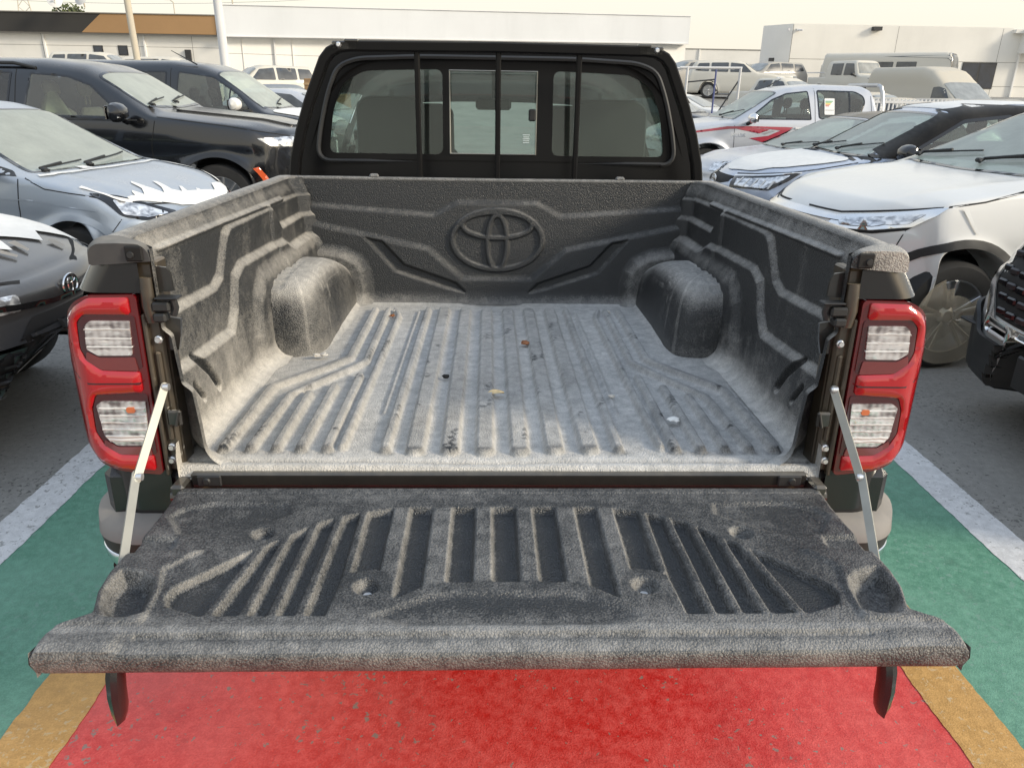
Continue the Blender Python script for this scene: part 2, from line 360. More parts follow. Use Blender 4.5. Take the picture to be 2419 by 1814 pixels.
# ------------------------------------------------------------------ the ground and the painted bay
def slab(name, x0, x1, y0, y1, z, mat):
    return struct(mk(name, [(x0, y0, z), (x1, y0, z), (x1, y1, z), (x0, y1, z)], [(0, 1, 2, 3)], mat, smooth=False))
M['asphalt'] = m_ground('asphalt_surface', (.19, .185, .172), (.26, .252, .232), chips=.035, chipc=(.12, .118, .11))
M['white_line'] = m_ground('worn_white_paint', (.50, .50, .50), (.62, .62, .62), chips=.03, chipc=(.34, .34, .33))
M['green'] = m_ground('worn_green_paint', (.062, .20, .125), (.13, .285, .205), chips=.035, chipc=(.16, .30, .23), rough=.62)
M['ochre'] = m_ground('worn_ochre_paint', (.40, .215, .052), (.50, .29, .10), chips=.05, chipc=(.55, .40, .22))
M['redp'] = m_ground('worn_red_paint_with_sheen', (.56, .014, .010), (.62, .10, .088), sc1=.8, chips=.008, chipc=(.30, .20, .17), rough=.55)  # pinker second tone puts the sky's sheen into the colour
def gz(y): return float(np.interp(y, [24, 28, 33, 38, 50, 60], [0, .08, .75, 1.35, 1.7, 1.75]))
ys_ = [-60, 0, 24, 26, 28, 30.5, 33, 35.5, 38, 44, 50, 60, 200, 900]
struct(mk('ground', [(x, y, gz(y)) for y in ys_ for x in (-500, 500)], [(2*i, 2*i+1, 2*i+3, 2*i+2) for i in range(len(ys_)-1)], 'asphalt'))
def paint_strip(name, x0, x1, mat, z):
    ys = np.arange(-6, 5.0, .012); w0 = x0+.0035*fbm(ys, ys*0+x0, 9, 5)+.004*fbm(ys, ys*0+x0, 1.1, 6); w1 = x1+.0035*fbm(ys, ys*0+x1, 9, 5)+.004*fbm(ys, ys*0+x1, 1.1, 6)
    V = []
    for y, a_, b_ in zip(ys, w0, w1): V += [(a_, y, z), (b_, y, z)]
    return struct(mk(name, V, [(2*i, 2*i+1, 2*i+3, 2*i+2) for i in range(len(ys)-1)], mat, smooth=False))
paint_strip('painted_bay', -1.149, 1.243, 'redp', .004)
for x0, x1 in ((-1.317, -1.149), (1.243, 1.404)): paint_strip('painted_bay', x0-.006, x1+.006, 'ochre', .006)
for x0, x1 in ((-1.80, -1.317), (1.404, 1.92)): paint_strip('painted_bay', x0, x1, 'green', .004)
for x0, x1 in ((-1.955, -1.79), (1.912, 2.075)): paint_strip('road_marking', x0-.004, x1+.004, 'white_line', .006)
# ------------------------------------------------------------------ the pickup truck whose bed fills the picture
T = thing('pickup_truck', 'black pickup truck with lowered tailgate and dusty lined load bed, nearest of all', 'pickup truck')
T.rotation_euler = (radians(-1.0), 0, 0)
def normals_z(P):
    a = np.gradient(P, axis=0); b = np.gradient(P, axis=1); n = np.cross(a, b); n /= np.linalg.norm(n, axis=2, keepdims=True)+1e-12; return n
LV, LF, LD, LW = [], [], [], []
def liner_grid(P, flip, dust, warm):
    n = sum(len(v) for v in LV); LV.append(P.reshape(-1, 3)); LF.append(grid_faces(P.shape[0], P.shape[1], flip)+n)
    LD.append(np.broadcast_to(dust, P.shape[:2]).ravel()); LW.append(np.broadcast_to(warm, P.shape[:2]).ravel())
def foot(x, y):                                        # wheel-box footprint, mirrored
    return sdf(np.abs(x), y, [(.80, .775), (.63, .795), (.585, .84), (.562, .93), (.553, 1.1), (.555, 1.3), (.565, 1.6), (.80, 1.6)])
# floor
nx, ny = 420, 400
X, Y = np.meshgrid(np.linspace(-.752, .752, nx), np.linspace(-.012, 1.475, ny), indexing='ij')
Z = np.full(X.shape, FZ); A = np.abs(X)
H = np.zeros_like(X)
for xc in (.04, .12, .20): H = np.maximum(H, rib(A, Y, [(xc, .082), (xc, 1.305)], .042, .009))
H = np.maximum(H, rib(A, Y, [(.268, .082), (.262, 1.305)], .022, .009))
H = np.maximum(H, rib(A, Y, [(.298, .30), (.296, 1.29)], .010, .012)*.5)
H = np.maximum(H, rib(A, Y, [(.367, .09), (.362, 1.20), (.385, 1.295)], .018, .009))
H = np.maximum(H, rib(A, Y, [(.412, 1.295), (.405, .69), (.563, .41), (.572, .082)], .022, .009))
H = np.maximum(H, rib(A, Y, [(.462, 1.30), (.459, .72), (.628, .47), (.632, .082)], .024, .009))
H = np.maximum(H, rib(A, Y, [(.402, .56), (.400, .082)], .024, .009))
H = np.maximum(H, rib(A, Y, [(.459, .48), (.459, .082)], .024, .009))
H = np.maximum(H, rib(A, Y, [(.515, .42), (.515, .082)], .022, .009))
Hr = H.copy()
Z += H*.016
Z -= .004*smooth01((fbm(X, Y, 1.2, 3)))
Z -= .012*np.exp(-((Y-.030)/.010)**2)*(A < .69) ; Z += .005*smooth01((.022-Y)/.01)
Z -= .03*smooth01((-.0-Y)/.014)
fd = foot(X, Y)
rr = .05
def fillet(d, r): d = np.clip(d, 0, r); return r-np.sqrt(np.maximum(r*r-d*d, 0))
Z += fillet(A-.70, .052)*1.0 + fillet(Y-1.395, .078)*.8 + np.where(fd > -.03, smooth01((fd+.03)/.045)*.02, 0)
Z[fd > .03] = FZ-.01
X = np.clip(X, -.700-.052*smooth01((Y-.03)/.08), .700+.052*smooth01((Y-.03)/.08))
dist_c = np.minimum(np.abs(A-.68), 9)
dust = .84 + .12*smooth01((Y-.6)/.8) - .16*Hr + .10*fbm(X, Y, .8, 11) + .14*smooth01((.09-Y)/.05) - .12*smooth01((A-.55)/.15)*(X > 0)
scuff = smooth01((fbm(X*1.0, Y*.35, 3.2, 5)-.18)/.25)*Hr
scuff2 = smooth01((fbm(X*.9, Y*.3, 9.5, 9)-.55)/.2)*Hr*smooth01((fbm(X, Y, 40, 13)+.2)/.3)
dust = dust - .12*scuff - .45*scuff2
dust -= .55*np.exp(-((Y-.030)/.007)**2)
for xc, s in ((.04, 1), (.12, 1), (.2, 1), (.268, .5), (.459, .8), (.515, .8), (.4, .8), (.572, .8), (.632, .8)):   # rubbed rear ends of the ribs
    dust -= .42*np.exp(-(((A-xc)/.022)**4)-(((Y-.072)/.011)**2))
warm = np.clip(.16 - X*.50 + .20*fbm(X, Y, .7, 21), 0, 1)  # warmer towards the left: sunlight on the floor is in the colour
liner_grid(np.stack([X, Y, Z], 2), True, dust, warm)
# side walls
Yg, Zg = np.meshgrid(np.linspace(.0, 1.47, 360), np.linspace(FZ, FZ+.472, 170), indexing='ij')
def steps_side(y, z):
    regB = [(-.1, .5), (-.1, 1.172), (0, 1.163), (.16, 1.157), (.47, 1.146), (.525, 1.165), (.60, 1.262), (.64, 1.280), (1.04, 1.279), (1.13, 1.205), (1.6, 1.202), (1.6, .5)]
    regC = [(-.1, .5), (-.1, 1.05), (0, 1.044), (.31, 1.028), (.49, 1.022), (.545, 1.07), (.592, 1.148), (.66, 1.171), (1.10, 1.160), (1.18, 1.127), (1.6, 1.124), (1.6, .5)]
    regD = [(1.02, .5), (1.02, 1.283), (1.6, 1.272), (1.6, .5)]
    s = .016*smooth01(.5+sdf(y, z, regB)/.022)+.017*smooth01(.5+sdf(y, z, regC)/.024)+.010*smooth01(.5+sdf(y, z, regD)/.016)
    s += .018*smooth01(.4+sdf(y, z, [(.655, .5), (.655, .95), (.69, 1.06), (.78, 1.118), (1.6, 1.115), (1.6, .5)])/.06)
    s += .010*rib(y, z, [(.195, 1.296), (1.226, 1.284)], .010, .008)
    s -= .018*rib(y, z, [(.225, 1.03), (.275, .985), (.315, .93)], .020, .012) + .018*rib(y, z, [(.175, .985), (.215, .935)], .010, .012)
    return s
St = steps_side(Yg, Zg)
base = .762 - .068*(1-smooth01((Yg-.01)/.09)) - .020*(1-smooth01((Zg-FZ)/.35)) + .022*smooth01((Zg-1.28)/.06)*smooth01((Yg-.06)/.1)
base -= .040*smooth01((Yg-1.42)/.05)
fl = fillet(.055-(Zg-FZ), .055)*.9
slot = rib(Yg, Zg, [(.225, 1.03), (.275, .985), (.315, .93)], .020, .012)+rib(Yg, Zg, [(.175, .985), (.215, .935)], .010, .012)
for s in (-1, 1):
    P = np.stack([s*(base-St-fl), Yg, Zg], 2)
    nrm = normals_z(P)*(-1 if s > 0 else 1); nzv = nrm[..., 2]*np.where((nrm[..., 0]*-s) > 0, 1, -1)
    low = smooth01((1.10-Zg)/.26); arc = smooth01((.10+foot(P[..., 0], Yg))/.12)
    streak = fbm(Yg, Zg*.12, 9, 31+s)
    if s < 0: d = -.02+.34*low+.07*streak+.72*np.clip(nzv, 0, 1)+.12*fbm(Yg, Zg, 1.3, 41)+.10*smooth01((.9-Yg)/.5)-.16*smooth01((Zg-1.25)/.04)*smooth01((Yg-.5)/.5)
    else: d = -.05+.36*low**2+.07*streak+.62*np.clip(nzv, 0, 1)+.08*fbm(Yg, Zg, 1.3, 42)
    d = d-.6*np.clip(slot, 0, 1)  # slots coloured darker for the shade inside them
    liner_grid(P, s > 0, d, .62 if s < 0 else .12)  # left wall tinted warmer, its sunlight painted in
# front wall
Xg, Zg = np.meshgrid(np.linspace(-.785, .785, 430), np.linspace(FZ, FZ+.474, 170), indexing='ij')
def ell(x, z, cx, cz, a, b, wd, edge=.006):
    r = np.hypot((x-cx)/a, (z-cz)/b); g = np.hypot((x-cx)/a**2, (z-cz)/b**2)/np.maximum(r, 1e-6)
    return smooth01((wd/2+edge/2-np.abs(r-1)/np.maximum(g, 1e-6))/edge)
A = np.abs(Xg)
r1 = [(-1, .5), (-1, 1.245), (-.733, 1.236), (-.245, 1.200), (-.152, 1.249), (.150, 1.249), (.245, 1.200), (.733, 1.236), (1, 1.245), (1, .5)]
r2 = [(-1, .5), (-1, 1.20), (-.735, 1.173), (-.27, 1.073), (-.135, .957), (.135, .957), (.27, 1.073), (.735, 1.173), (1, 1.20), (1, .5)]
gr = [(.509, 1.112), (.448, 1.100), (.366, 1.010), (.162, .938), (.128, .902), (.20, .918), (.398, .983)]
fla = [(.506, .8), (.506, .93), (.515, .99), (.54, 1.03), (.60, 1.06), (.70, 1.072), (.9, 1.075), (.9, .8)]
S = .015*smooth01(.5+sdf(Xg, Zg, r1)/.024)+.016*smooth01(.5+sdf(Xg, Zg, r2)/.026)-.016*smooth01(.5+sdf(A, Zg, gr)/.014)+.03*smooth01(.5+sdf(A, Zg, fla)/.05)
em = np.maximum.reduce([ell(Xg, Zg, -.001, 1.106, .175, .114, .020), ell(Xg, Zg, -.001, 1.164, .134, .049, .017), ell(Xg, Zg, -.001, 1.097, .038, .106, .017)])
em2 = rib(Xg, Zg, [(-.148, 1.160), (-.10, 1.125), (-.03, 1.106), (.03, 1.106), (.10, 1.125), (.148, 1.160)], .014, .006)
S += .010*em
S += .02*smooth01((A-.735)/.02) + fillet(.05-(Zg-FZ), .05)*.8
P = np.stack([Xg, 1.478-S, Zg], 2); nrm = normals_z(P); nzv = nrm[..., 2]*np.where(nrm[..., 1] < 0, 1, -1)
d = -.20+.46*np.clip(nzv, 0, 1)+.05*fbm(Xg, Zg, 1.6, 51)+.36*smooth01(.5+sdf(A, Zg, fla)/.05)+.10*smooth01((.93-Zg)/.05)
liner_grid(P, False, d, np.clip(.3-.5*Xg, 0, 1))
# wheel boxes
th, ph = np.meshgrid(np.linspace(0, pi/2, 90), np.linspace(0, pi, 130), indexing='ij')   # th: up, ph: round
def sp(v, e): return np.sign(v)*np.abs(v)**e
for s in (-1, 1):
    u = sp(np.sin(ph), 2/7.); v = -sp(np.cos(ph), 2/7.); hh = sp(np.cos(th), 2/7.); ww = sp(np.sin(th), 2/5.2)
    yv = 1.165+v*hh*.405*(1-.04*ww); zz = ww*(.232-.085*smooth01((yv-1.12)/.42)**1.3); wid = .218-.022*ww
    xx = .765-u*hh*wid
    xx -= .0
    P = np.stack([s*xx, yv, FZ-.004+zz], 2)
    nrm = normals_z(P); nzv = np.abs(nrm[..., 2])
    zz = zz-.006*smooth01((.66-np.abs(xx))/-.02)*(.5+.5*np.cos(yv*2*pi/.052))*smooth01((zz-.10)/.05)*smooth01((1.22-yv)/.08)
    P[..., 2] = FZ-.004+zz
    drip = smooth01((fbm(np.arctan2(yv-1.0, xx-.7), zz*.03, 6, 71+s)-.45)/.1)*smooth01((zz-.02)/.03)
    d = (.06 if s < 0 else .0)+(.62 if s < 0 else .52)*smooth01((nzv-.15)/.75)+.16*smooth01((.05-zz)/.05)+.10*fbm(xx, yv, 3, 61+s)+.16*drip+(.10*smooth01((.95-yv)/.15) if s < 0 else 0)
    liner_grid(P, s > 0, d, .6 if s < 0 else .15)
LV = np.vstack(LV); LF = np.vstack(LF)
liner = mk('bed_liner', LV, LF, 'liner', T, attrs={'dust': np.concatenate(LD), 'warm': np.concatenate(LW)}, label='ribbed black plastic bed liner coated in pale dust')
# bed rails: folded liner top with rounded edges, narrowing in at the rear corner
def rail_x(y): return np.interp(y, [0, .03, .07, .14, .3, 1.6], [.812, .830, .842, .848, .850, .850])
def rail_in(y): return .762-.068*(1-smooth01((y-.01)/.09))+.022*smooth01((y-.06)/.1)+.001-.040*smooth01((y-1.42)/.05)
def rail(s, y0, y1, zt, drop, name, mat, dd, n=60, capend=False):
    V = []; Fs = []; ys = np.linspace(y0, y1, n); K = 18
    D = []
    for y in ys:
        xi, xo = rail_in(y), rail_x(y); zt_ = zt
        prof = [(xi, zt_-.034)]
        for k in range(6): a = pi-k*pi/10; prof.append((xi+.026+.026*cos(a), zt_-.028+.028*sin(a)))
        prof.append(((xi+xo)/2, zt_+.001))
        for k in range(7): a = pi/2-k*pi/12; prof.append((xo-.026+.026*cos(a), zt_-.024+.024*sin(a)))
        prof += [(xo+.001, zt_-drop), (xo-.006, zt_-drop-.003), (xo-.014, zt_-drop-.002)]
        V += [(s*x, y, z) for x, z in prof]; D += [float(np.interp(i_, [0, 3, 6, 7], [(.20 if s < 0 else -.02), (.24 if s < 0 else .04), dd-.15, dd])) for i_ in range(len(prof))]; K = len(prof)
    Fs = grid_faces(n, K, s < 0).tolist()
    if capend: Fs.append(tuple(range(K)) if s < 0 else tuple(range(K))[::-1])
    return mk(name, V, Fs, mat, T, attrs={'dust': D, 'warm': [.5]*len(V)}, sharp=50)
for s in (-1, 1):
    rail(s, .085, 1.49, 1.339, .03, 'bed_rail', 'liner', .62 if s < 0 else .72)
    rail(s, -.004, .088, 1.3425, .040, 'rail_end_cap', 'cap' if s < 0 else 'liner', .70, n=10, capend=True)
    b = MB(); b.box((s*.722, -.006, 1.324), (.034, .006, .030), .004); b.build('cap_end_recess', 'dark', T)
    b = MB(); b.lathe([(0, -.012), (.006, -.012), (.0075, -.008)], (s*.728, 0, 1.322), 'y', 14); b.build('screw', 'plastic', T)
b = MB(); b.tube([(-.775, 1.482, 1.333), (0, 1.482, 1.331), (.775, 1.482, 1.333)], .007, 8); b.box((0, 1.50, 1.322), (1.56, .035, .014), .004)
for x in (-.47, .47): b.box((x, 1.485, 1.342), (.035, .02, .016), .006)
o = b.build('bed_front_lip', 'liner', T); at = o.data.attributes.new('dust', 'FLOAT', 'POINT'); at.data.foreach_set('value', [.35]*len(o.data.vertices))
# outer bodywork of the bed
def yb(x): return .095*np.clip((x-.835)/.092, 0, 1.3)**2.3
def patch_rear(name, poly, mat, s, off=0, th=.004, res=.012, parent=None, label=None, bevel=0):
    V, Tr = cdt(poly, res=res); d = sdf(V[:, 0], V[:, 1], poly)
    o_ = off+(bevel*smooth01(d/(abs(bevel)*1.2)) if bevel else 0)
    P = np.stack([s*V[:, 0], yb(V[:, 0])-o_, V[:, 1]], 1)
    F_ = Tr if s > 0 else Tr[:, ::-1]
    VV, FF = shell(P, F_[:, ::-1] if False else F_, (0, th+off+max(bevel, 0), 0))
    return mk(name, VV, FF, mat, parent or T, label=label, sharp=40)
OUT = [(.732, 1.243), (.829, 1.241), (.858, 1.226), (.884, 1.200), (.908, 1.131), (.924, 1.062), (.921, 1.038), (.921, 1.008), (.918, .94), (.906, .905), (.868, .873), (.822, .854), (.735, .844)]
EBAR = [(.747, 1.238), (.826, 1.236), (.854, 1.219), (.880, 1.195), (.904, 1.13), (.919, 1.063), (.915, 1.036), (.915, .945), (.902, .912), (.864, .879), (.82, .861), (.747, .857), (.747, .893), (.815, .895), (.846, .918), (.862, .945), (.860, 1.0), (.846, 1.031), (.747, 1.038), (.747, 1.082), (.822, 1.085), (.852, 1.108), (.862, 1.13), (.858, 1.185), (.840, 1.203), (.747, 1.203)]
for s in (-1, 1):
    lamp = MB(); lab = None
    base_ = patch_rear('tail_lamp', rpoly(OUT, .012), 'lamp_red', s, .006, .03, label='large red tail lamp on the %s rear corner of the bed' % ('left' if s < 0 else 'right'))
    patch_rear('light_bar', rpoly(EBAR, .006, 3), 'lamp_red2', s, .010, .0, .008, base_, bevel=.007)
    patch_rear('bezel', rpoly([(.740, 1.200), (.842, 1.200), (.856, 1.184), (.860, 1.13), (.850, 1.110), (.822, 1.088), (.740, 1.088)], .006, 3), 'lamp_dark', s, .0085, 0, parent=base_)
    patch_rear('bezel', rpoly([(.740, 1.034), (.845, 1.028), (.858, .998), (.860, .945), (.844, .920), (.814, .897), (.740, .895)], .006, 3), 'lamp_dark', s, .0085, 0, parent=base_)
    patch_rear('reversing_light', rpoly([(.750, 1.190), (.828, 1.190), (.839, 1.180), (.845, 1.131), (.824, 1.117), (.755, 1.118)], .004, 3), 'reflector', s, .012, 0, .008, base_)
    lo = patch_rear('indicator_light', rpoly([(.745, 1.017), (.833, 1.018), (.847, 1.008), (.841, .938), (.818, .917), (.752, .917)], .004, 3), 'reflector', s, .012, 0, .008, base_)
    patch_rear('smoked_strip', rpoly([(.752, 1.113), (.822, 1.112), (.846, 1.125), (.850, 1.108), (.822, 1.086), (.748, 1.084)], .004, 3), 'lamp_smoke', s, .0115, 0, parent=base_)
    patch_rear('smoked_strip', rpoly([(.752, .913), (.818, .913), (.842, .93), (.846, .918), (.815, .896), (.748, .894)], .004, 3), 'lamp_smoke', s, .0115, 0, parent=base_)
    patch_rear('clear_bar', [(.757, .927), (.83, .927), (.838, .941), (.757, .940)], 'clear_white', s, .0145, 0, parent=lo)
    for k in range(4): patch_rear('lens_rib', [(.748, .952+k*.016), (.842, .953+k*.016), (.842, .9555+k*.016), (.748, .9545+k*.016)], 'clear_white', s, .0138, 0, parent=lo)
    for k in range(3): patch_rear('lens_rib', [(.752, 1.135+k*.018), (.842, 1.135+k*.018), (.842, 1.1375+k*.018), (.752, 1.1375+k*.018)], 'clear_white', s, .0138, 0, parent=base_)
    patch_rear('amber_bulb', rpoly([(.768, .992), (.768, 1.005), (.786, 1.005), (.786, .992)], .006), 'orange', s, .0139, 0, parent=lo)
    patch_rear('lamp_seam', strip_poly([(.747, 1.0585), (.852, 1.0575), (.873, 1.066), (.918, 1.095)], .0035), 'lamp_dark', s, .0175, 0, parent=base_)
    # body panels above and below the lamp, curving round into the bed side
    def corner(name, z0, z1, xs0, xs1, mat, lean=0, nz_=12):
        # x outer at z0 is xs0, at z1 is xs1
        V = []; n = 34
        for k in range(nz_+1):
            z = z0+(z1-z0)*k/nz_; xo = xs0+(xs1-xs0)*k/nz_
            pts = []
            for j in range(n):
                t = j/(n-1)
                if t < .45: x = .722+(xo-.075-.722)*t/.45; y = .0
                elif t < .75: a = (t-.45)/.3*pi/2; x = xo-.075+.075*sin(a); y = .10-.10*cos(a)
                else: x = xo+.004*sin((t-.75)/.25*pi/2); y = .10+(1.42)*((t-.75)/.25)**1.5
                pts.append((s*x, y, z))
            V += pts
        return mk(name, V, grid_faces(nz_+1, n, s > 0), mat, T)
    corner('quarter_panel', 1.2445, 1.3035, .878, .842, 'black_paint')
    corner('quarter_panel', .74, .853, .872, .876, 'black_paint')
    V = []                                             # bed side with wheel opening
    for i in range(60):
        y = .06+1.46*i/59; zb_ = .62; ra = .47; ya = 1.17
        if abs(y-ya) < ra: zb_ = max(zb_, .40+sqrt(ra*ra-(y-ya)**2))
        for j in range(12):
            t = j/11; z = zb_+(1.31-zb_)*t; V.append((s*(np.interp(z, [.6, .80, .87, .95, 1.06, 1.13, 1.24, 1.31], [.862, .868, .878, .902, .914, .902, .866, .828])+.005*smooth01((y-.1)/.5)), y, z))
    mk('bed_side', V, grid_faces(60, 12, s < 0), 'black_paint', T)
    # door pillar of sheet metal, inside the lamp
    b = MB(); b.box((s*.715, .022, 1.075), (.036, .022, .46), .006); b.box((s*.706, .048, 1.075), (.022, .05, .46), .004); b.box((s*.727, .006, 1.02), (.010, .016, .36), .003)
    b.box((s*.712, .008, 1.02), (.012, .008, .20), .004); b.build('rear_pillar', 'pillar', T)
    b = MB(); b.tube([(s*.711, .006, 1.275), (s*.712, .002, 1.22), (s*.709, .004, 1.185)], [.013, .014, .012], 12); b.build('striker_bulge', 'pillar', T)
    b = MB(); b.box((s*.686, .004, 1.218), (.036, .03, .020), .004); b.box((s*.690, .0, 1.196), (.026, .026, .018), .004); b.box((s*.672, .002, 1.236), (.046, .030, .004), .002)
    b.tube([(s*.664, .004, 1.232), (s*.661, .004, 1.215), (s*.667, .004, 1.199)], .0075, 8)
    b.build('latch_striker', 'plastic', T)
    b = MB(); b.prism([(s*.698, 1.295), (s*.676, 1.292), (s*.669, 1.280), (s*.667, 1.245), (s*.698, 1.242)], 1, .020, .026); b.build('pillar_flap', 'black_sheet', T)
    b = MB(); b.prism([(s*.697, 1.19), (s*.664, 1.185), (s*.668, 1.150), (s*.676, 1.118), (s*.697, 1.118)], 1, .026, .034); b.build('pillar_flap', 'black_sheet', T)
    for x, z in ((.706, 1.146), (.713, .905), (.7165, .874), (.712, 1.257)):
        b = MB(); b.lathe([(0, -.012), (.0055, -.012), (.006, -.008), (.0085, -.006), (.0085, -.001)], (s*x, .012, z), 'y', 8); b.build('bolt', 'bolt', T)
    b = MB(); b.box((s*.695, .002, .975), (.030, .012, .036), .004); b.tube([(s*.683, -.004, .990), (s*.690, -.008, .960)], .003, 6); b.build('stay_bracket', 'black_sheet', T)
    # folding steel stay from the pillar to the tailgate
    def link(name, p, q, wd, t=.004):
        p, q = Vector(p), Vector(q); d = (q-p).normalized(); side = d.cross(Vector((s*-.62, -.78, 0))).normalized(); nn = side.cross(d)
        V = []; n = 12
        for k in range(n+1): a = pi*k/n; V.append(p-d*sin(a)*wd/2+side*cos(a)*wd/2)
        for k in range(n+1): a = pi*k/n; V.append(q+d*sin(a)*wd/2-side*cos(a)*wd/2)
        m = len(V); VV = [v+nn*t/2 for v in V]+[v-nn*t/2 for v in V]
        return mk(name, VV, [tuple(range(m)), tuple(range(m, 2*m))[::-1]]+[(i, m+i, m+(i+1) % m, (i+1) % m) for i in range(m)], 'zinc', T, smooth=False)
    st = link('tailgate_stay', (s*.704, -.004, 1.048), (s*.724, -.140, .905), .0165); link('tailgate_stay', (s*.727, -.134, .912), (s*.700, -.300, .795), .0165)
    for p in ((.702, -.006, 1.048), (.722, -.137, .908)):
        b = MB(); b.lathe([(0, -.006), (.005, -.006), (.0075, -.003), (.0075, .008), (0, .008)], (s*p[0], p[1], p[2]), 'x', 14); b.build('rivet', 'bolt', T)
    # bumper corner: dusty grey top, black band, bright lower moulding
    def bump_sec(name, prof, mat, y0=-.06):
        V = []; n = 30
        for j in range(n):
            t = j/(n-1)
            if t < .35: x = .35+(.80-.35)*t/.35; y = 0; nx_, ny_ = 0, -1
            else: a = min(1, (t-.35)/.45)*pi/2; x = .80+.110*sin(a); y = .12-.12*cos(a)+max(0, t-.8)*1.2; nx_, ny_ = sin(a), -cos(a)
            for off, z in prof: V.append((s*(x+nx_*off), y0+y+ny_*off, z+.026*smooth01((y-.02)/.10)*(z > .715)))
        return mk(name, V, grid_faces(n, len(prof), s > 0), mat, T, sharp=50)
    bump_sec('bumper_top', [(-.10, .655), (-.088, .731), (-.078, .747), (-.060, .750), (-.02, .740), (.006, .724), (.010, .700)], 'grey_plastic', -.045)
    bump_sec('bumper_band', [(.009, .702), (.007, .685), (.004, .667), (-.006, .663)], 'plastic', -.045)
    bump_sec('bumper_moulding', [(-.002, .669), (.006, .665), (.005, .645), (-.012, .60), (-.040, .565), (-.08, .54)], 'chrome', -.045)
    b = MB(); b.lathe([(0, -.004), (.013, -.004), (.016, .004)], (s*.868, .0, .613), 'y', 16); b.build('parking_sensor', 'dark', T)
    # inner black structure below the lamp
    b = MB(); b.box((s*.78, .06, .77), (.20, .10, .16), .02); b.build('inner_corner', 'black_paint', T)
# sill between the bed and the tailgate
b = MB(); b.box((0, -.010, .838), (1.345, .018, .032), .004); b.box((0, .004, .800), (1.40, .03, .09), .004); b.build('bed_sill', 'black_sheet', T)
for s in (-1, 1):
    b = MB(); b.box((s*.632, -.0215, .838), (.052, .006, .026), .003); sp_ = b.build('sill_end_plate', 'plastic', T)
    b = MB(); b.lathe([(0, -.028), (.006, -.028), (.009, -.024)], (s*.637, 0, .838), 'y', 12); b.build('screw', 'plastic', T)
    b = MB(); b.box((s*.690, -.03, .822), (.03, .05, .04), .006); b.tube([(s*.67, -.045, .815), (s*.705, -.045, .815)], .012, 10); b.build('tailgate_hinge', 'black_sheet', T)
b = MB(); b.box((0, .75, .70), (1.5, 1.46, .10), .01); b.box((0, .15, .60), (1.6, .06, .16), .01); b.box((0, .3, .45), (.12, .5, .10), .02); b.build('chassis', 'dark', T)
# ---- tailgate
ZT = .833
TG = [(.690, -.046), (.683, -.126), (.684, -.256), (.687, -.358), (.680, -.404), (.662, -.465), (.674, -.478), (.690, -.484), (.708, -.494), (.722, -.512), (.722, -.60), (0, -.60), (-.722, -.60), (-.722, -.512), (-.708, -.494), (-.690, -.484), (-.674, -.478), (-.662, -.465), (-.680, -.404), (-.687, -.358), (-.684, -.256), (-.683, -.126), (-.690, -.046)]
nx, ny = 430, 170
U = np.linspace(-1, 1, nx); Vv = np.linspace(0, 1, ny); U, Vv = np.meshgrid(U, Vv, indexing='ij')
Y = -.046-Vv*.499                                      # y from -.046 to -.545
hw = np.interp(-Y, [.046, .126, .256, .358, .404, .455, .467, .477, .484, .491, .510, .545], [.690, .684, .686, .690, .685, .668, .668, .682, .692, .712, .718, .719])
X = U*hw; A = np.abs(X); edge = hw-A
Z = np.full(X.shape, ZT)
rec = [(0, -.127), (.21, -.127), (.285, -.146), (.36, -.184), (.42, -.245), (.475, -.294), (.562, -.392), (.566, -.418), (.556, -.443), (.496, -.467), (.296, -.468), (.288, -.362), (.262, -.345), (.232, -.338), (.205, -.36), (.190, -.424), (.145, -.390), (.10, -.378), (0, -.374)]
recf = [(-x, y) for x, y in rec[::-1]]+rec
ds = sdf(A, Y, [(-.4, -.127)]+rec[1:-1]+[(-.4, -.374)])
R = smooth01(.5+ds/.008)
ribs = np.zeros_like(X)
for xc, y0, y1, w_ in ((.041, -.1, -.40, .036), (.125, -.1, -.42, .042), (.207, -.1, -.45, .036)): ribs = np.maximum(ribs, rib(A, Y, [(xc, y0), (xc, y1)], w_, .007))
for p, q in (((.282, -.10), (.280, -.35)), ((.326, -.13), (.336, -.50)), ((.370, -.16), (.381, -.50)), ((.412, -.2), (.427, -.50)), ((.448, -.25), (.487, -.50))): ribs = np.maximum(ribs, rib(A, Y, [p, q], .018, .007))
Z -= .0145*R*(1-ribs)
pock = [(-.4, -.412), (.10, -.413), (.135, -.422), (.175, -.446), (.215, -.470), (.16, -.492), (-.4, -.494)]
Z -= .006*smooth01(.5+sdf(A, Y, pock)/.020)
hol = [(.668, -.352), (.655, -.354), (.628, -.363), (.604, -.385), (.595, -.413), (.590, -.462), (.61, -.472), (.640, -.470), (.660, -.44), (.672, -.40)]
Z -= .028*smooth01(.40+sdf(A, Y, hol)/.022)
Z += .006*smooth01(.5+sdf(A, Y, [(.70, -.30), (.662, -.292), (.62, -.284), (.554, -.284), (.60, -.345), (.585, -.40), (.578, -.49), (.72, -.49), (.72, -.3)])/.012)
Z -= .006*smooth01(.5+sdf(A, Y, [(.662, -.160), (.645, -.128), (.59, -.106), (.44, -.112), (.43, -.150), (.524, -.220), (.556, -.232), (.62, -.222)])/.016)
Z -= .008*smooth01(.5+sdf(A, Y, [(.72, -.236), (.618, -.238), (.612, -.262), (.618, -.285), (.72, -.292)])/.010)
for hx, hy, rr in ((.461, -.224, .015), (.239, -.392, .016)): Z -= .020*smooth01((rr+.010-np.hypot(A-hx, (Y-hy)))/.016)
Z -= .005*smooth01((-.5085-Y)/.008)*(1-smooth01((A-.585)/.03)) + .004*np.exp(-((Y+.5165)/.005)**2)*(A < .58)
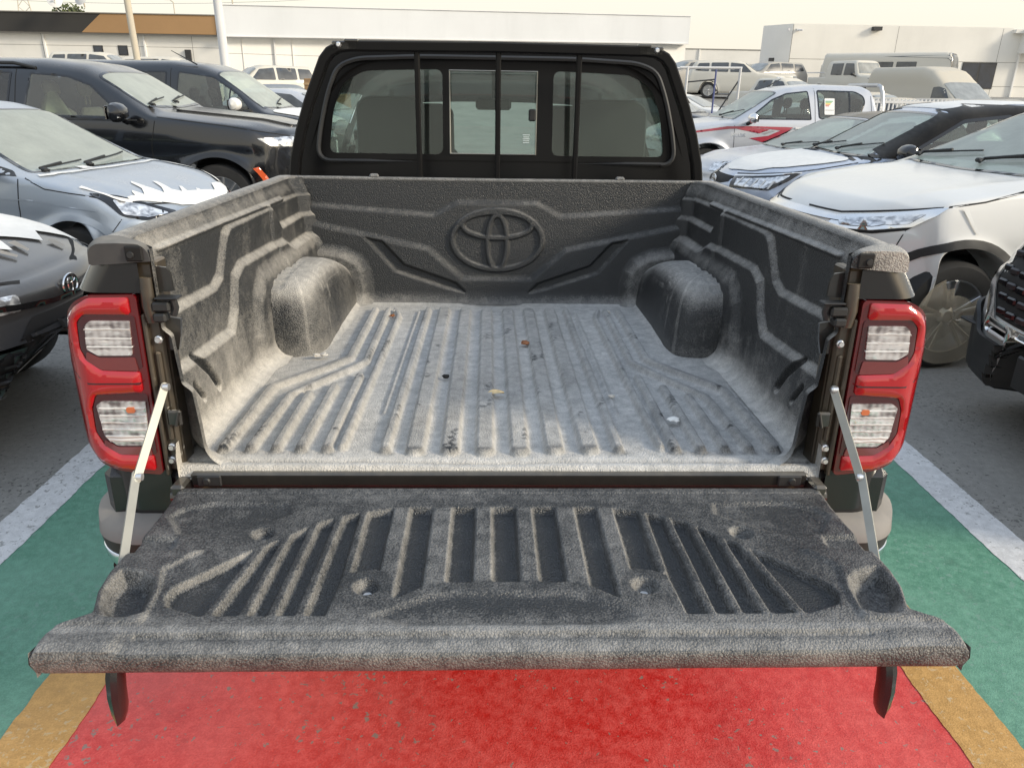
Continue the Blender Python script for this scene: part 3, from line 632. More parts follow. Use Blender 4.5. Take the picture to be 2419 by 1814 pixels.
Z -= .004*np.exp(-((Y+.0675)/.0018)**2)
Z -= .008*smooth01((.008-edge)/.010)**2
lipr = np.clip((-Y-.520)/.025, 0, 1); Z -= .0065*lipr**2; lip_d = .16*smooth01((-.527-Y)/.006)
P = np.stack([X, Y, Z], 2); nrm = normals_z(P); nzv = np.abs(nrm[..., 2])
dust = lip_d*.4+.08+.05*fbm(X, Y, 3, 81)-.12*R*(1-ribs)+.14*(1-R)*smooth01((-.44-Y)/.05)+.10*ribs*R*smooth01((.3-A)/.06)+.06*smooth01((Y+.12)/.04)
slope = np.gradient(Z, axis=1)/np.gradient(Y, axis=1)
dust += .14*np.clip(np.abs(slope)*1.2, 0, 1)*smooth01((.3-np.abs(fbm(X, Y, 2, 83)))/.4)+.16*smooth01((-.49-Y)/.01)*smooth01((Y+.512)/.006)
sx_ = np.gradient(Z, axis=0)/np.gradient(X, axis=0); dust += .20*np.clip(-sx_*1.3, 0, 1)  # right-facing slopes made paler: the low sun's highlight painted in
dust -= .10*smooth01(.5+sdf(A, Y, pock)/.020)
tg = T and thing  # noqa
tv = [P.reshape(-1, 3)]; tf = [grid_faces(nx, ny, True)[:, ::-1]]; tdd = [dust.ravel()]
# rounded front lip that falls away below
k = 26; tt = np.linspace(0, 1, k); xs = X[:, -1]
prof = [(-.5472, ZT-.0090), (-.5495, ZT-.0135), (-.5510, ZT-.019), (-.5512, ZT-.029), (-.5492, ZT-.038), (-.5460, ZT-.045), (-.540, ZT-.049), (-.53, ZT-.050), (-.49, ZT-.050)]
ys = np.array([p[0] for p in prof]); zs = np.array([p[1] for p in prof])
inn = np.interp(-(zs-ZT), [.009, .025, .040, .050], [0, .0, .010, .024])
LX = np.sign(xs)[:, None]*np.minimum(np.abs(xs)[:, None], .722-inn[None, :]); LY = np.broadcast_to(ys, LX.shape).copy(); LZ = np.broadcast_to(zs, LX.shape).copy()
LY += .0012*fbm(LX, LZ, 2, 91); LP = np.stack([LX, LY, LZ], 2)
LP[:, 0] = P[:, -1]
ld = .19+.08*fbm(LX, LZ*2, 4, 93)+.0*LX; ld -= .55*smooth01((fbm(LX, LZ, 3.0, 95)-.95)/.3); ld[:, -3:] += .1
tf.append(grid_faces(nx, len(prof), False)[:, ::-1][:, ::-1]+len(tv[0])); tv.append(LP.reshape(-1, 3)); tdd.append(ld.ravel())
V = np.vstack(tv); Fc = np.vstack(tf)
warmt = np.concatenate([np.full(len(tdd[0]), .10)+.5*np.clip(-sx_.ravel()*2, 0, .6), np.full(len(tdd[1]), .55)])  # same slopes tinted warm, their sunlight put into the colour
tail = mk('tailgate', V, Fc, 'liner', T, attrs={'dust': np.concatenate(tdd), 'warm': warmt}, label='lowered tailgate with a scuffed ribbed black liner')
for s in (-1, 1):                                      # the turned-down ends
    b = MB()
    ed = [(s*(x-.004), y) for x, y in [(.690, -.046), (.683, -.126), (.684, -.256), (.687, -.358), (.680, -.404), (.663, -.462), (.664, -.468), (.674, -.478), (.692, -.486), (.710, -.496), (.719, -.510), (.722, -.545)]]
    n0 = len(ed); VV = [(x, y, ZT-.016) for x, y in ed]+[(x, y, ZT-.055) for x, y in ed]
    b.add(VV, [(i, i+1, n0+i+1, n0+i) for i in range(n0-1)])
    b.add([(s*.722, -.546, ZT-.008), (s*.722, -.5505, ZT-.025), (s*.717, -.544, ZT-.049), (s*.710, -.53, ZT-.055), (s*.70, -.49, ZT-.055), (s*.722, -.505, ZT-.014)], [(0, 1, 2, 3, 4, 5)])
    o = b.build('tailgate_edge', 'liner', tail, smooth=False); at = o.data.attributes.new('dust', 'FLOAT', 'POINT'); at.data.foreach_set('value', [.35]*len(o.data.vertices))
    at = o.data.attributes.new('warm', 'FLOAT', 'POINT'); at.data.foreach_set('value', [.5]*len(o.data.vertices))
b = MB(); b.box((0, -.29, ZT-.045), (1.33, .46, .02), .008); b.build('tailgate_skin', 'black_paint', tail)
b = MB()
for hx, hy in ((.461, -.224), (.239, -.392)):
    for s in (-1, 1): b.lathe([(0, .003), (.007, .003), (.009, 0)], (s*hx, hy, ZT-.021), 'z', 16)
b.build('liner_fixing', 'bolt', tail)
for s in (-1, 1):                                      # curved black trim ends that hang below the lip
    pts = [(s*.620, -.50, ZT-.045), (s*.620, -.516, ZT-.075), (s*.621, -.521, ZT-.110), (s*.623, -.518, ZT-.145), (s*.627, -.510, ZT-.172)]
    b = MB(); V = []
    for i, p in enumerate(pts):
        w_ = [.026, .026, .025, .022, .012][i]
        for q in ((-w_/2, 0), (-w_/2+.004, -.010), (0, -.014), (w_/2-.004, -.010), (w_/2, 0), (w_/2-.004, .020), (-w_/2+.004, .020)): V.append((p[0]+q[0], p[1]+q[1], p[2]))
    F_ = [(i*7+j, i*7+(j+1) % 7, (i+1)*7+(j+1) % 7, (i+1)*7+j) for i in range(4) for j in range(7)]+[tuple(range(28, 35))]
    b.add(V, F_); b.build('tailgate_spoiler_end', 'black_paint', tail)
# ------------------------------------------------------------------ headboard frame and cab of the pickup
FR = [(-.778, 1.315), (-.765, 1.40), (-.737, 1.50), (-.70, 1.60), (-.660, 1.69), (-.635, 1.745), (-.612, 1.772), (-.58, 1.788), (-.54, 1.793), (0, 1.797), (.54, 1.793), (.58, 1.788), (.612, 1.772), (.635, 1.745), (.660, 1.69), (.70, 1.60), (.737, 1.50), (.765, 1.40), (.778, 1.315)]
b = MB(); b.tube([(x, 1.512, z) for x, z in FR], 0, sq=(.050, .036)); hb = b.build('headboard_frame', 'black_wall', T)
for x in (-.298, -.001, .296):
    b = MB(); b.box((x, 1.512, 1.555), (.020, .026, .47), .005); b.build('headboard_bar', 'black_wall', hb)
for s in (-1, 1):
    b = MB(); b.box((s*.555, 1.492, 1.793), (.09, .010, .030), .004); b.box((s*.53, 1.50, 1.810), (.05, .03, .010), .003); b.build('frame_bracket', 'black_sheet', hb)
    b = MB(); b.lathe([(0, -.014), (.006, -.014), (.010, -.008), (.010, 0)], (s*.575, 1.488, 1.795), 'y', 8); b.build('bolt', 'bolt', hb)
def offset_poly(P, d):
    """inset (d>0) a closed polygon"""
    P = np.array(P, float); n = len(P); ar = 0
    for i in range(n): ar += P[i][0]*P[(i+1) % n][1]-P[(i+1) % n][0]*P[i][1]
    sg = 1 if ar > 0 else -1; out = []
    for i in range(n):
        a, b_, c = P[i-1], P[i], P[(i+1) % n]; u = (b_-a)/(np.linalg.norm(b_-a)+1e-9); v = (c-b_)/(np.linalg.norm(c-b_)+1e-9)
        nu = np.array([-u[1], u[0]])*sg; nv = np.array([-v[1], v[0]])*sg; m = nu+nv; L = np.dot(m, m)
        out.append(tuple(b_+m*(2*d/max(L, .8))))
    return out
# rear wall of the cab
CW = [(.800, 1.10), (.790, 1.25), (.772, 1.34), (.745, 1.44), (.712, 1.54), (.672, 1.64), (.638, 1.71), (.60, 1.755), (.55, 1.778), (.45, 1.788), (0, 1.795)]
CW = [(.83, 1.10), (.822, 1.22)]+[(x*1.043, 1.609+(z-1.609)*1.043) for x, z in FR[:9:-1]]+[(0, 1.806)]
CW = CW+[(-x, z) for x, z in CW[-2::-1]]
WIN = rpoly([(.706, 1.392), (.690, 1.50), (.655, 1.63), (.615, 1.725), (.54, 1.752), (.30, 1.762), (-.30, 1.762), (-.54, 1.752), (-.615, 1.725), (-.655, 1.63), (-.690, 1.50), (-.706, 1.392)], .05)
def flat(name, poly, holes, y, mat, th, parent, res=.06, label=None):
    V, Tr = cdt(poly, holes, res); P = np.stack([V[:, 0], y(V[:, 0], V[:, 1]) if callable(y) else np.full(len(V), y), V[:, 1]], 1)
    VV, FF = shell(P, Tr, (0, th, 0)); return mk(name, VV, FF, mat, parent, smooth=False, label=label)
yc = lambda x, z: 1.625+.10*(z-1.35)+.03*(x/.7)**2
flat('cab_rear_wall', CW, [offset_poly(WIN, .012)], yc, 'black_wall', .02, T)
rw = flat('rear_window', WIN, [rpoly([(.668, 1.414), (.645, 1.57), (.602, 1.672), (.52, 1.718), (.215, 1.727), (.215, 1.414)], .03), rpoly([(-.668, 1.414), (-.645, 1.57), (-.602, 1.672), (-.52, 1.718), (-.215, 1.727), (-.215, 1.414)], .03), [(-.186, 1.418), (-.186, 1.722), (.150, 1.722), (.150, 1.418)]], lambda x, z: yc(x, z)-.006, 'black_wall', .006, T, label='rear cab window with black border and sliding centre pane')
for s in (-1, 1): flat('pane', rpoly([(s*.674, 1.408), (s*.651, 1.57), (s*.608, 1.678), (s*.52, 1.725), (s*.209, 1.733), (s*.209, 1.408)], .03), [], lambda x, z: yc(x, z)-.002, 'glass_cab', .003, rw)
flat('sliding_pane', [(-.190, 1.414), (-.190, 1.726), (.154, 1.726), (.154, 1.414)], [], lambda x, z: yc(x, z)+.003, 'glass_cab', .003, rw)
b = MB(); b.tube([(x, float(yc(x, z))-.012, z) for x, z in offset_poly(WIN, -.008)]+[(WIN[0][0]+.006, float(yc(*WIN[0]))-.012, WIN[0][1]-.006)], .009, 6); b.build('window_rubber', 'plastic', rw)
b = MB(); b.tube([(x, 1.622, z) for x, z in ((-.186, 1.418), (.150, 1.418), (.150, 1.722), (-.186, 1.722), (-.186, 1.418))], .003, 4); b.build('window_frame', 'zinc', rw)
b = MB(); b.box((.135, 1.645, 1.565), (.028, .02, .045), .005); b.build('window_catch', 'plastic', rw)
b = MB()
for k, (wd, z) in enumerate(((.036, 1.492), (.030, 1.484), (.034, 1.477), (.030, 1.470), (.032, 1.463))): b.box((.112, 1.622, z), (wd*.75, .0012, .0022))
b.build('glass_stamp', 'white_ink', rw, smooth=False)
def seat(parent, x, y, z0, hgt, wd, mat='seat', head=True, face=(0, 1)):
    """one seat: cushion, back and headrest; face = heading of the vehicle in its own coordinates"""
    fx, fy = face; R = Matrix.Rotation(math.atan2(fy, fx), 3, 'Z')
    b = MB()
    def bx(c, d, bv, tilt=0): b.box(tuple(Vector((x, y, z0))+R @ Vector(c)), d, bv, R @ Matrix.Rotation(tilt, 3, 'Y'))
    bx((.12, 0, .10), (.50, wd, .16), .06); bx((-.17, 0, .40), (.15, wd, hgt-.15), .06, radians(-12))
    if head: bx((-.27, 0, hgt+.22), (.10, .26, .18), .045, radians(-8)); bx((-.25, .05, hgt+.10), (.015, .015, .12), 0); bx((-.25, -.05, hgt+.10), (.015, .015, .12), 0)
    return b.build('seat', mat, parent, sharp=60)
b = MB(); b.box((0, 2.5, .80), (1.50, 1.75, .06), .01); b.box((0, 1.70, 1.10), (1.5, .04, .40), .01); b.build('cab_floor', 'trim_dark', T)
for x0, x1, y, zt in ((-.615, -.37, 2.28, 1.63), (.385, .67, 2.28, 1.63), (-.60, -.255, 2.75, 1.60), (.255, .60, 2.75, 1.60)):
    P = rpoly([(x0-.04, .95), (x0-.03, zt-.03), (x0+.02, zt), (x1-.02, zt), (x1+.03, zt-.03), (x1+.04, .95)], .09, 6); n_ = len(P)
    V = []
    for q, yy in ((.94, -.09), (1, -.065), (1, .065), (.94, .09)):
        cx_, cz_ = (x0+x1)/2, (zt+.95)/2; V += [(cx_+(px-cx_)*q, y+yy, cz_+(pz-cz_)*(q if q == 1 else .97)) for px, pz in P]
    b = MB(); b.add(V, [(k*n_+j, k*n_+(j+1) % n_, (k+1)*n_+(j+1) % n_, (k+1)*n_+j) for k in range(3) for j in range(n_)]+[tuple(range(n_))[::-1], tuple(3*n_+j for j in range(n_))]); b.box(((x0+x1)/2, y+.25, .98), (x1-x0+.14, .5, .16), .06); b.build('seat', 'seat', T, sharp=50)
b = MB(); b.box((-.01, 3.02, 1.60), (.20, .03, .06), .02); b.tube([(-.01, 3.05, 1.63), (-.01, 3.10, 1.72)], .01, 6); b.build('interior_mirror', 'plastic', T)
b = MB(); b.box((0, 3.35, 1.18), (1.45, .5, .18), .06); b.build('dashboard', 'trim_dark', T)
b = MB(); b.tube([(-.37+.19*cos(a), 3.03+.06*sin(a), 1.22+.17*sin(a)) for a in np.linspace(0, 2*pi, 25)], .014, 8, caps=False); b.box((-.37, 3.04, 1.21), (.34, .03, .05), .012); b.build('steering_wheel', 'plastic', T)
# ------------------------------------------------------------------ vehicle builder
# local axes: x forward from the front axle, y to the vehicle's left, z up
def sm(x, pts, win=.10):
    px = np.array([p[0] for p in pts]); pz = np.array([p[1] for p in pts]); o = np.argsort(px); px, pz = px[o], pz[o]
    k = np.linspace(-win/2, win/2, 9); return np.mean([np.interp(np.asarray(x)+q, px, pz) for q in k], axis=0)
def car_body(S):
    dx = S.get('dx', .03); xn, xt = S['xn'], S['xt']; R, ra = S['R'], S['ra']; axles = [0, -S['wb']]
    xs = set(np.round(np.arange(xt, xn+1e-6, dx), 4)); xs |= {xn, xt}
    for xa in axles:
        for a in np.linspace(0.02, pi-.02, S.get('na', 22)): xs.add(round(xa+ra*cos(a), 4))
    xs = np.array(sorted(xs, reverse=True)); keep = [0]
    for i in range(1, len(xs)):
        if xs[keep[-1]]-xs[i] > .003: keep.append(i)
    xs = xs[keep]
    zc = sm(xs, S['prof'], S.get('win', .10)); zb = np.minimum(sm(xs, S['belt'], .12), zc-.006); wv = sm(xs, S['plan'], .12)
    z0 = S['z0']; ns = S.get('ns', 16); ntp = S.get('nt', 34); tum = S.get('tum', .42); rings = []
    zm = S.get('zm', .62); ca = S.get('ca', .045)
    for x, c, bt, wd in zip(xs, zc, zb, wv):
        zbot = z0+S.get('rise', 0)*0
        for xa in axles:
            if abs(x-xa) < ra: zbot = max(zbot, R+sqrt(ra*ra-(x-xa)**2))
        t = np.linspace(0, 1, ns); z = zbot+(bt-zbot)*t
        prof = np.where(z > zm, 1-ca*(np.clip(z-zm, 0, 9)/max(.05, bt-zm))**2, 1-.06*((zm-z)/max(.05, zm-z0))**2)
        y = wd*prof
        y -= S.get('waist', .012)*np.exp(-((z-(zm+.10+.03*x*0))/.07)**2)
        for xa in axles:
            d = np.hypot(x-xa, z-R)-ra; y += S.get('flare', .022)*np.exp(-(np.clip(d, -.02, 9)/.055)**2)*(z > R-.25)
        side = np.stack([y, z], 1); wB = y[-1]; hg = c-bt
        n = 2.3+S.get('box', 5.)*np.clip(hg/.36, 0, 1)**1.3
        th = np.linspace(0, pi/2, 160); cy = np.cos(th)**(2/n); sz = np.sin(th)**(2/n); hh = hg*sz
        yy = wB*cy*(1-tum*np.minimum(hh, .7)*np.clip(hg/.25, 0, 1)); zz = bt+hh-S.get('crown', .02)*(cy**2)*np.clip(hg/.3, 0, 1)*sz
        zz += S.get('hoodline', .010)*np.exp(-((cy-.72)/.10)**2)*(hg < .30)*np.clip(hg/.06, 0, 1)
        L = np.concatenate([[0], np.cumsum(np.hypot(np.diff(yy), np.diff(zz)))]); q = np.linspace(0, L[-1], ntp)
        top = np.stack([np.interp(q, L, yy), np.interp(q, L, zz)], 1); top[-1, 0] = 0
        rings.append(np.vstack([[[max(0, y[0]-.30), zbot]], [[y[0]-.02, zbot+.0]], side, top[1:]]))
    Rg = np.array(rings); X = np.repeat(xs[:, None], Rg.shape[1], 1)
    P = np.stack([X, Rg[..., 0], Rg[..., 1]], 2)          # left half
    def cap(ring, x, sgn, rc):
        out = []; wm = ring[:, 0].max(); zt, zl = ring[:, 1].max(), ring[:, 1].min(); zmid = (zt+zl)/2; h = (zt-zl)/2
        seq = [(rc*(1-cos(a)), rc*sin(a)) for a in np.linspace(.25, pi/2, 6)]+[(rc+k, rc+.006*i) for i, k in enumerate(np.linspace(.04, .96*min(wm, h)-rc, 8))]
        for ins, ax in seq:
            f1 = max(0, 1-ins/wm); f2 = max(0, 1-ins/h); out.append(np.stack([np.full(len(ring), x+sgn*ax), ring[:, 0]*f1, zmid+(ring[:, 1]-zmid)*f2], 1))
        return out
    rc = S.get('rc', .09)
    P = np.concatenate([np.array(cap(Rg[0], xs[0], 1, rc))[::-1], P, np.array(cap(Rg[-1], xs[-1], -1, S.get('rct', .08)))], 0)
    x = P[..., 0]; y = P[..., 1]; z = P[..., 2]
    fr = np.clip((x-(xn-S.get('nlen', .55)))/S.get('nlen', .55), 0, 1.2)
    P[..., 0] = x-S.get('kp', .32)*(np.abs(y)/.85)**2.4*fr**1.3 + fr**3*sm(z, S['fascia'], .05) if 'fascia' in S else x-S.get('kp', .32)*(np.abs(y)/.85)**2.4*fr**1.3
    x = P[..., 0]; tr = np.clip(((xt+.5)-x)/.5, 0, 1.2); P[..., 0] = x+S.get('kt', .14)*(np.abs(y)/.85)**2.4*tr
    n, m = P.shape[:2]; Q = P[:, ::-1].copy(); Q[..., 1] *= -1; A = np.concatenate([P, Q[:, 1:]], 1); n, m = A.shape[:2]
    return A.reshape(-1, 3), grid_faces(n, m, True)
class Car:
    def __init__(s, S):
        s.S = S; s.root = thing(S['name'], S['label'], S['cat'], S['loc']+(0,), radians(S['rz']), S.get('group'))
        s.V, s.F = car_body(S); s.bvh = BVHTree.FromPolygons([Vector(v) for v in s.V], [tuple(map(int, f)) for f in s.F])
        s.cut = np.zeros(len(s.F), bool); C_ = s.V[s.F].mean(1); a = s.V[s.F]; nn = np.cross(a[:, 2]-a[:, 0], a[:, 3]-a[:, 1]); nn /= np.linalg.norm(nn, axis=1, keepdims=True)+1e-9; s.C, s.n = C_, nn
    def hit(s, d, u, v, sd=1):
        if d == 'side': o, dr = Vector((u, sd*3, v)), Vector((0, -sd, 0))
        elif isinstance(d, (int, float)):
            a = radians(d); dv = Vector((cos(a), sin(a), 0)); o = dv*7+Vector((-sin(a), cos(a), 0))*u+Vector((0, 0, v)); dr = -dv
        elif d == 'front': o, dr = Vector((6, u, v)), Vector((-1, 0, 0))
        elif d == 'rear': o, dr = Vector((-12, u, v)), Vector((1, 0, 0))
        else: o, dr = Vector((u, v, 5)), Vector((0, 0, -1))
        r = s.bvh.ray_cast(o, dr)
        if r[0] is None:
            q = o+dr*(3-.9 if d == 'side' else (6-s.S['xn'] if d == 'front' else (6.2 if not isinstance(d, str) else 4))); r = s.bvh.find_nearest(q)
        n = r[1] if r[1].dot(dr) < 0 else -r[1]; return r[0], n
    def patch(s, name, d, poly, mat, off=.004, sd=1, parent=None, res=.05, holes=(), label=None, th=.0, smooth=True):
        V, Tr = cdt(poly, holes, res); P = []; 
        for u, v in V:
            p, n = s.hit(d, u, v, sd); P.append(tuple(p+n*off))
        a, b_, c = (Vector(P[i]) for i in Tr[len(Tr)//2]); nn = (b_-a).cross(c-a); out = {'side': Vector((0, sd, 0)), 'front': Vector((1, 0, 0)), 'rear': Vector((-1, 0, 0)), 'top': Vector((0, 0, 1))}.get(d) or Vector((cos(radians(d)), sin(radians(d)), 0))
        if nn.dot(out) < 0: Tr = Tr[:, ::-1]
        if th: Vv, Ff = shell(P, Tr, tuple(-out*th)); return mk(name, Vv, Ff, mat, parent or s.root, smooth, label, sharp=40)
        return mk(name, P, Tr, mat, parent or s.root, smooth, label)
    def window(s, name, d, poly, sd=1, glass='glass_side', border=.03, rnd=.04, off=.004, label=None):
        poly = rpoly(poly, rnd, 4); inner = offset_poly(poly, border); hole = offset_poly(poly, border*.6)
        k = {'side': (0, 2), 'front': (1, 2), 'rear': (1, 2), 'top': (0, 1)}[d]; q = sdf(s.C[:, k[0]], s.C[:, k[1]], hole) > .004
        if d == 'side': q &= (s.C[:, 1]*sd > .2)
        if d in ('top', 'front'): q &= (s.C[:, 2] > s.S.get('zcut', .9))
        if d == 'rear': q &= (s.C[:, 0] < -1.5)
        s.cut |= q
        w_ = s.patch(name, d, poly, 'frit', off, sd, holes=[inner], label=label); s.patch('pane', d, offset_poly(poly, border-.008), glass, off-.002, sd, parent=w_)
        return w_
    def line(s, name, d, P, wd=.006, mat='dark', off=.0015, sd=1, parent=None): return s.patch(name, d, strip_poly(P, wd), mat, off, sd, parent, res=.04)
    def wheel(s, x, sd, rim='silver_rim', spokes=5, parts=True):
        R = s.S['R']; w2 = s.S.get('tw', .22)/2; yw = s.S['plan_w']-.02-w2; c = (x, sd*yw, R)
        rr = s.S.get('rim', .68)*R
        b = MB(); b.lathe([(rr, -w2), (rr+.03, -w2-.004), (R-.03, -w2-.002), (R-.006, -w2+.018), (R, -w2+.04), (R, w2-.04), (R-.006, w2-.018), (R-.03, w2+.002), (rr+.03, w2+.004), (rr, w2)], (0, 0, 0), 'y', 40)
        e = b.build('wheel', 'rubber', s.root); e.location = c
        if sd < 0: e.rotation_euler = (0, 0, pi)
        b = MB(); b.lathe([(rr+.004, w2), (rr-.008, w2-.004), (rr-.015, w2-.03), (rr-.02, -w2)], (0, 0, 0), 'y', 40); b.lathe([(rr-.01, -w2*.3), (0, -w2*.3)], (0, 0, 0), 'y', 24)
        for k in range(spokes):
            a = 2*pi*k/spokes+.2
            for da in ((-.14, .14) if spokes < 7 else (0,)):
                p0 = Vector((cos(a+da*.4)*.05, w2-.03, sin(a+da*.4)*.05)); p1 = Vector((cos(a+da)*(rr-.008), w2-.012, sin(a+da)*(rr-.008)))
                b.tube([p0, p1], 0, sq=(.035 if spokes < 7 else .028, .022))
        b.lathe([(0, w2-.005), (.035, w2-.008), (.06, w2-.03)], (0, 0, 0), 'y', 20); b.build('rim', rim, e)
        return e
    def finish(s):
        o = mk('body', s.V, s.F[~s.cut], s.S['paint'], s.root); return o
def P2(az, pts):
    a = radians(az); return [(-x*sin(a)+y*cos(a), z) for x, y, z in pts]
def mirror(C, x, y, z, sd, mat='plastic', cap=None, size=1.):
    b = MB(); n = 14; V = []; m = 9
    for i in range(m):
        t = -1+2*i/(m-1); r = (1-abs(t)**3.2)**.5
        for j in range(n):
            a = 2*pi*j/n; V.append((x+.085*size*r*cos(a)*(1 if cos(a) > 0 else .55), sd*(y+.105*size*t), z+.075*size*r*sin(a)))
    b.add(V, [(i*n+j, i*n+(j+1) % n, (i+1)*n+(j+1) % n, (i+1)*n+j) for i in range(m-1) for j in range(n)]+[tuple(range(n)), tuple((m-1)*n+j for j in range(n))])
    o = b.build('wing_mirror', cap or mat, C.root)
    b = MB(); b.tube([(x-.01, sd*(y-.08*size), z-.05*size), (x+.02, sd*(y-.20*size), z-.09*size)], [.03, .035], 8); b.box((x-.045*size, sd*y, z), (.01, .17*size, .10*size), .004)
    b.build('mirror_foot', mat, o)
    return o
def wiper(C, p, q, side='top', parent=None):
    P = []
    for t in np.linspace(0, 1, 7):
        h, n = C.hit(side, p[0]+(q[0]-p[0])*t, p[1]+(q[1]-p[1])*t); P.append(h+n*.022)
    b = MB(); b.tube(P, .007, 6); b.tube([P[0]+Vector((.06, .03, -.02)), P[0], P[3]+Vector((0, 0, .012))], .011, 6); b.box(tuple(P[0]+Vector((.04, 0, -.01))), (.05, .04, .03), .01)
    return b.build('wiper', 'plastic', C.root)
def interior(C, seats=('seat', 4), x0=-1.15, zf=.45, zs=.50, sw=1):
    """dark tub, dashboard, steering wheel (left-hand drive) and seats behind the glass"""
    S = C.S; w_ = S['plan_w']-.14; b = MB(); xa, xb = S.get('cab', (-.75, -3.0))
    b.box(((xa+xb)/2, 0, zf), (abs(xb-xa), 2*w_, .05)); b.box((xa, 0, (zf+S['zd'])/2), (.04, 2*w_, S['zd']-zf)); b.box((xb, 0, (zf+S['zd'])/2), (.04, 2*w_, S['zd']-zf))
    for s in (-1, 1): b.box(((xa+xb)/2, s*w_, (zf+S['zd']-.06)/2), (abs(xb-xa), .03, S['zd']-.06-zf))
    b.build('cabin_floor', 'trim_dark', C.root, smooth=False)
    b = MB(); b.box((xa-.12, 0, S['zd']-.04), (.38, 2*w_, .14), .05); b.build('dashboard', 'trim_dark', C.root)
    xs = [x0-.35, x0-1.25][:1 if seats[1] <= 2 else 2]
    for i, x in enumerate(xs):
        for s in (-1, 1): seat(C.root, x, s*.37, zs, .62, .50, seats[0], True, (1, 0))
    if sw:
        b = MB(); cx = xa-.42; b.tube([(cx-.05*sin(a), .37+.18*cos(a), S['zd']-.04+.16*sin(a)) for a in np.linspace(0, 2*pi, 21)], .014, 6, caps=False); b.box((cx, .37, S['zd']-.05), (.03, .32, .05), .01); b.build('steering_wheel', 'plastic', C.root)
PAINT = {}
def paint(key, col, **kw):
    if key not in PAINT: PAINT[key] = m_paint(key, col, **kw)
    return PAINT[key]
paint('white_paint', (.70, .70, .68), dust=.35, dcol=(.58, .56, .50), rough=.4)
paint('blue_silver', (.40, .47, .60), metal=.35, dust=.35, dcol=(.62, .62, .60), rough=.35)
paint('silver', (.50, .52, .56), metal=.45, dust=.4, dcol=(.58, .56, .52), rough=.35)
paint('steel_blue', (.33, .39, .47), metal=.45, dust=.5, dcol=(.50, .49, .46), rough=.33)
paint('gloss_black', (.004, .0045, .006), dust=.42, dcol=(.26, .24, .22), rough=.2, side=.0, lo=.72)
paint('dark_grey', (.045, .046, .050), metal=.3, dust=.25, dcol=(.30, .28, .25), rough=.3, side=.05)
paint('dusty_white', (.60, .58, .52), dust=.9, dcol=(.58, .53, .43), rough=.55, coat=.4)
paint('dusty_grey', (.30, .29, .27), dust=.9, dcol=(.50, .46, .38), rough=.55, coat=.4)
paint('dusty_tan', (.50, .47, .40), dust=.95, dcol=(.52, .47, .38), rough=.6, coat=.3)
CLAD = 'plastic'
# ------------------------------------------------------------------ cars standing beside the truck
def suv(loc, rz, name, label, pnt, **kw):
    S = dict(name=name, label=label, cat='car', loc=loc, rz=rz, paint=pnt, xn=.66, xt=-3.45, wb=2.62, R=.345, ra=.435, z0=.24, plan_w=.91, zd=1.14,
             prof=[(.8, .70), (.70, .86), (.62, .94), (.45, 1.015), (.0, 1.085), (-.58, 1.155), (-1.50, 1.56), (-1.75, 1.62), (-2.2, 1.65), (-3.0, 1.62), (-3.3, 1.52), (-3.52, 1.1), (-3.6, .8)],
             belt=[(.8, .68), (.66, .82), (.45, .93), (.1, 1.02), (-.35, 1.10), (-1.5, 1.12), (-3.2, 1.18), (-3.6, .8)],
             plan=[(.8, .84), (.4, .89), (0, .91), (-1.2, .905), (-2.7, .91), (-3.5, .84)], kp=.46, zcut=1.2)
    S.update(kw); return S
# --- white SUV, front three-quarter, right of the bed
C = Car(suv((2.74, 3.88), 187, 'white_suv', 'white car with black wheel arches, its front wheel wrapped in brown film', PAINT['white_paint']))
C.window('windscreen', 'top', [(-.60, -.72), (-.54, 0), (-.60, .72), (-1.44, .60), (-1.44, -.60)], glass='glass', border=.035, rnd=.05)
for s in (-1, 1):
    C.window('front_window', 'side', [(-.88, 1.16), (-1.52, 1.50), (-1.95, 1.54), (-1.95, 1.16)], s); C.window('rear_window', 'side', [(-2.03, 1.16), (-2.03, 1.54), (-2.75, 1.51), (-2.95, 1.18)], s)
    C.line('door_seam', 'side', [(-.62, 1.10), (-.60, .40)], sd=s); C.line('door_seam', 'side', [(-1.99, 1.60), (-1.99, .40)], sd=s)
    C.line('hood_seam', 60*s, P2(60*s, [(-.52, s*.80, 1.135), (-.1, s*.84, 1.045), (.12, s*.84, 1.015), (.30, s*.74, .98), (.58, s*.46, .925), (.66, s*.2, .93)]), .010)
    h = C.patch('headlight', 45*s, rpoly(P2(45*s, [(.66, s*.45, .835), (.66, s*.45, .90), (.45, s*.68, .945), (.14, s*.86, 1.01), (.20, s*.85, .965), (.33, s*.81, .885), (.5, s*.66, .845)]), .012, 3), 'chrome', .008, res=.03)
    C.patch('lamp_lens', 45*s, rpoly(P2(45*s, [(.62, s*.50, .855), (.62, s*.50, .887), (.45, s*.68, .925), (.25, s*.82, .965), (.34, s*.79, .90), (.5, s*.66, .865)]), .01, 3), 'headlamp', .014, parent=h, res=.03)
    C.patch('lamp_shadow_gap', 45*s, P2(45*s, [(.66, s*.45, .815), (.66, s*.45, .832), (.5, s*.66, .842), (.33, s*.81, .882), (.36, s*.80, .862), (.5, s*.68, .825)]), 'dark', .003, res=.03)
    C.patch('wheel_arch', 'side', [(.45+0*k, 0) for k in ()] or ([(.435*cos(a)+0, .345+.435*sin(a)) for a in np.linspace(.02, pi-.02, 26)]+[(.485*cos(a), .345+.485*sin(a)) for a in np.linspace(pi-.02, .02, 26)]), CLAD, .008, s, res=.04)
    C.line('bumper_seam', 50*s, P2(50*s, [(.36, s*.80, .86), (.50, s*.88, .70)]), .007)
    if s > 0: mirror(C, -.92, 1.02, 1.13, s, 'plastic', PAINT['white_paint'])
    for xa in (0, -2.62): C.wheel(xa, s, 'silver_rim')
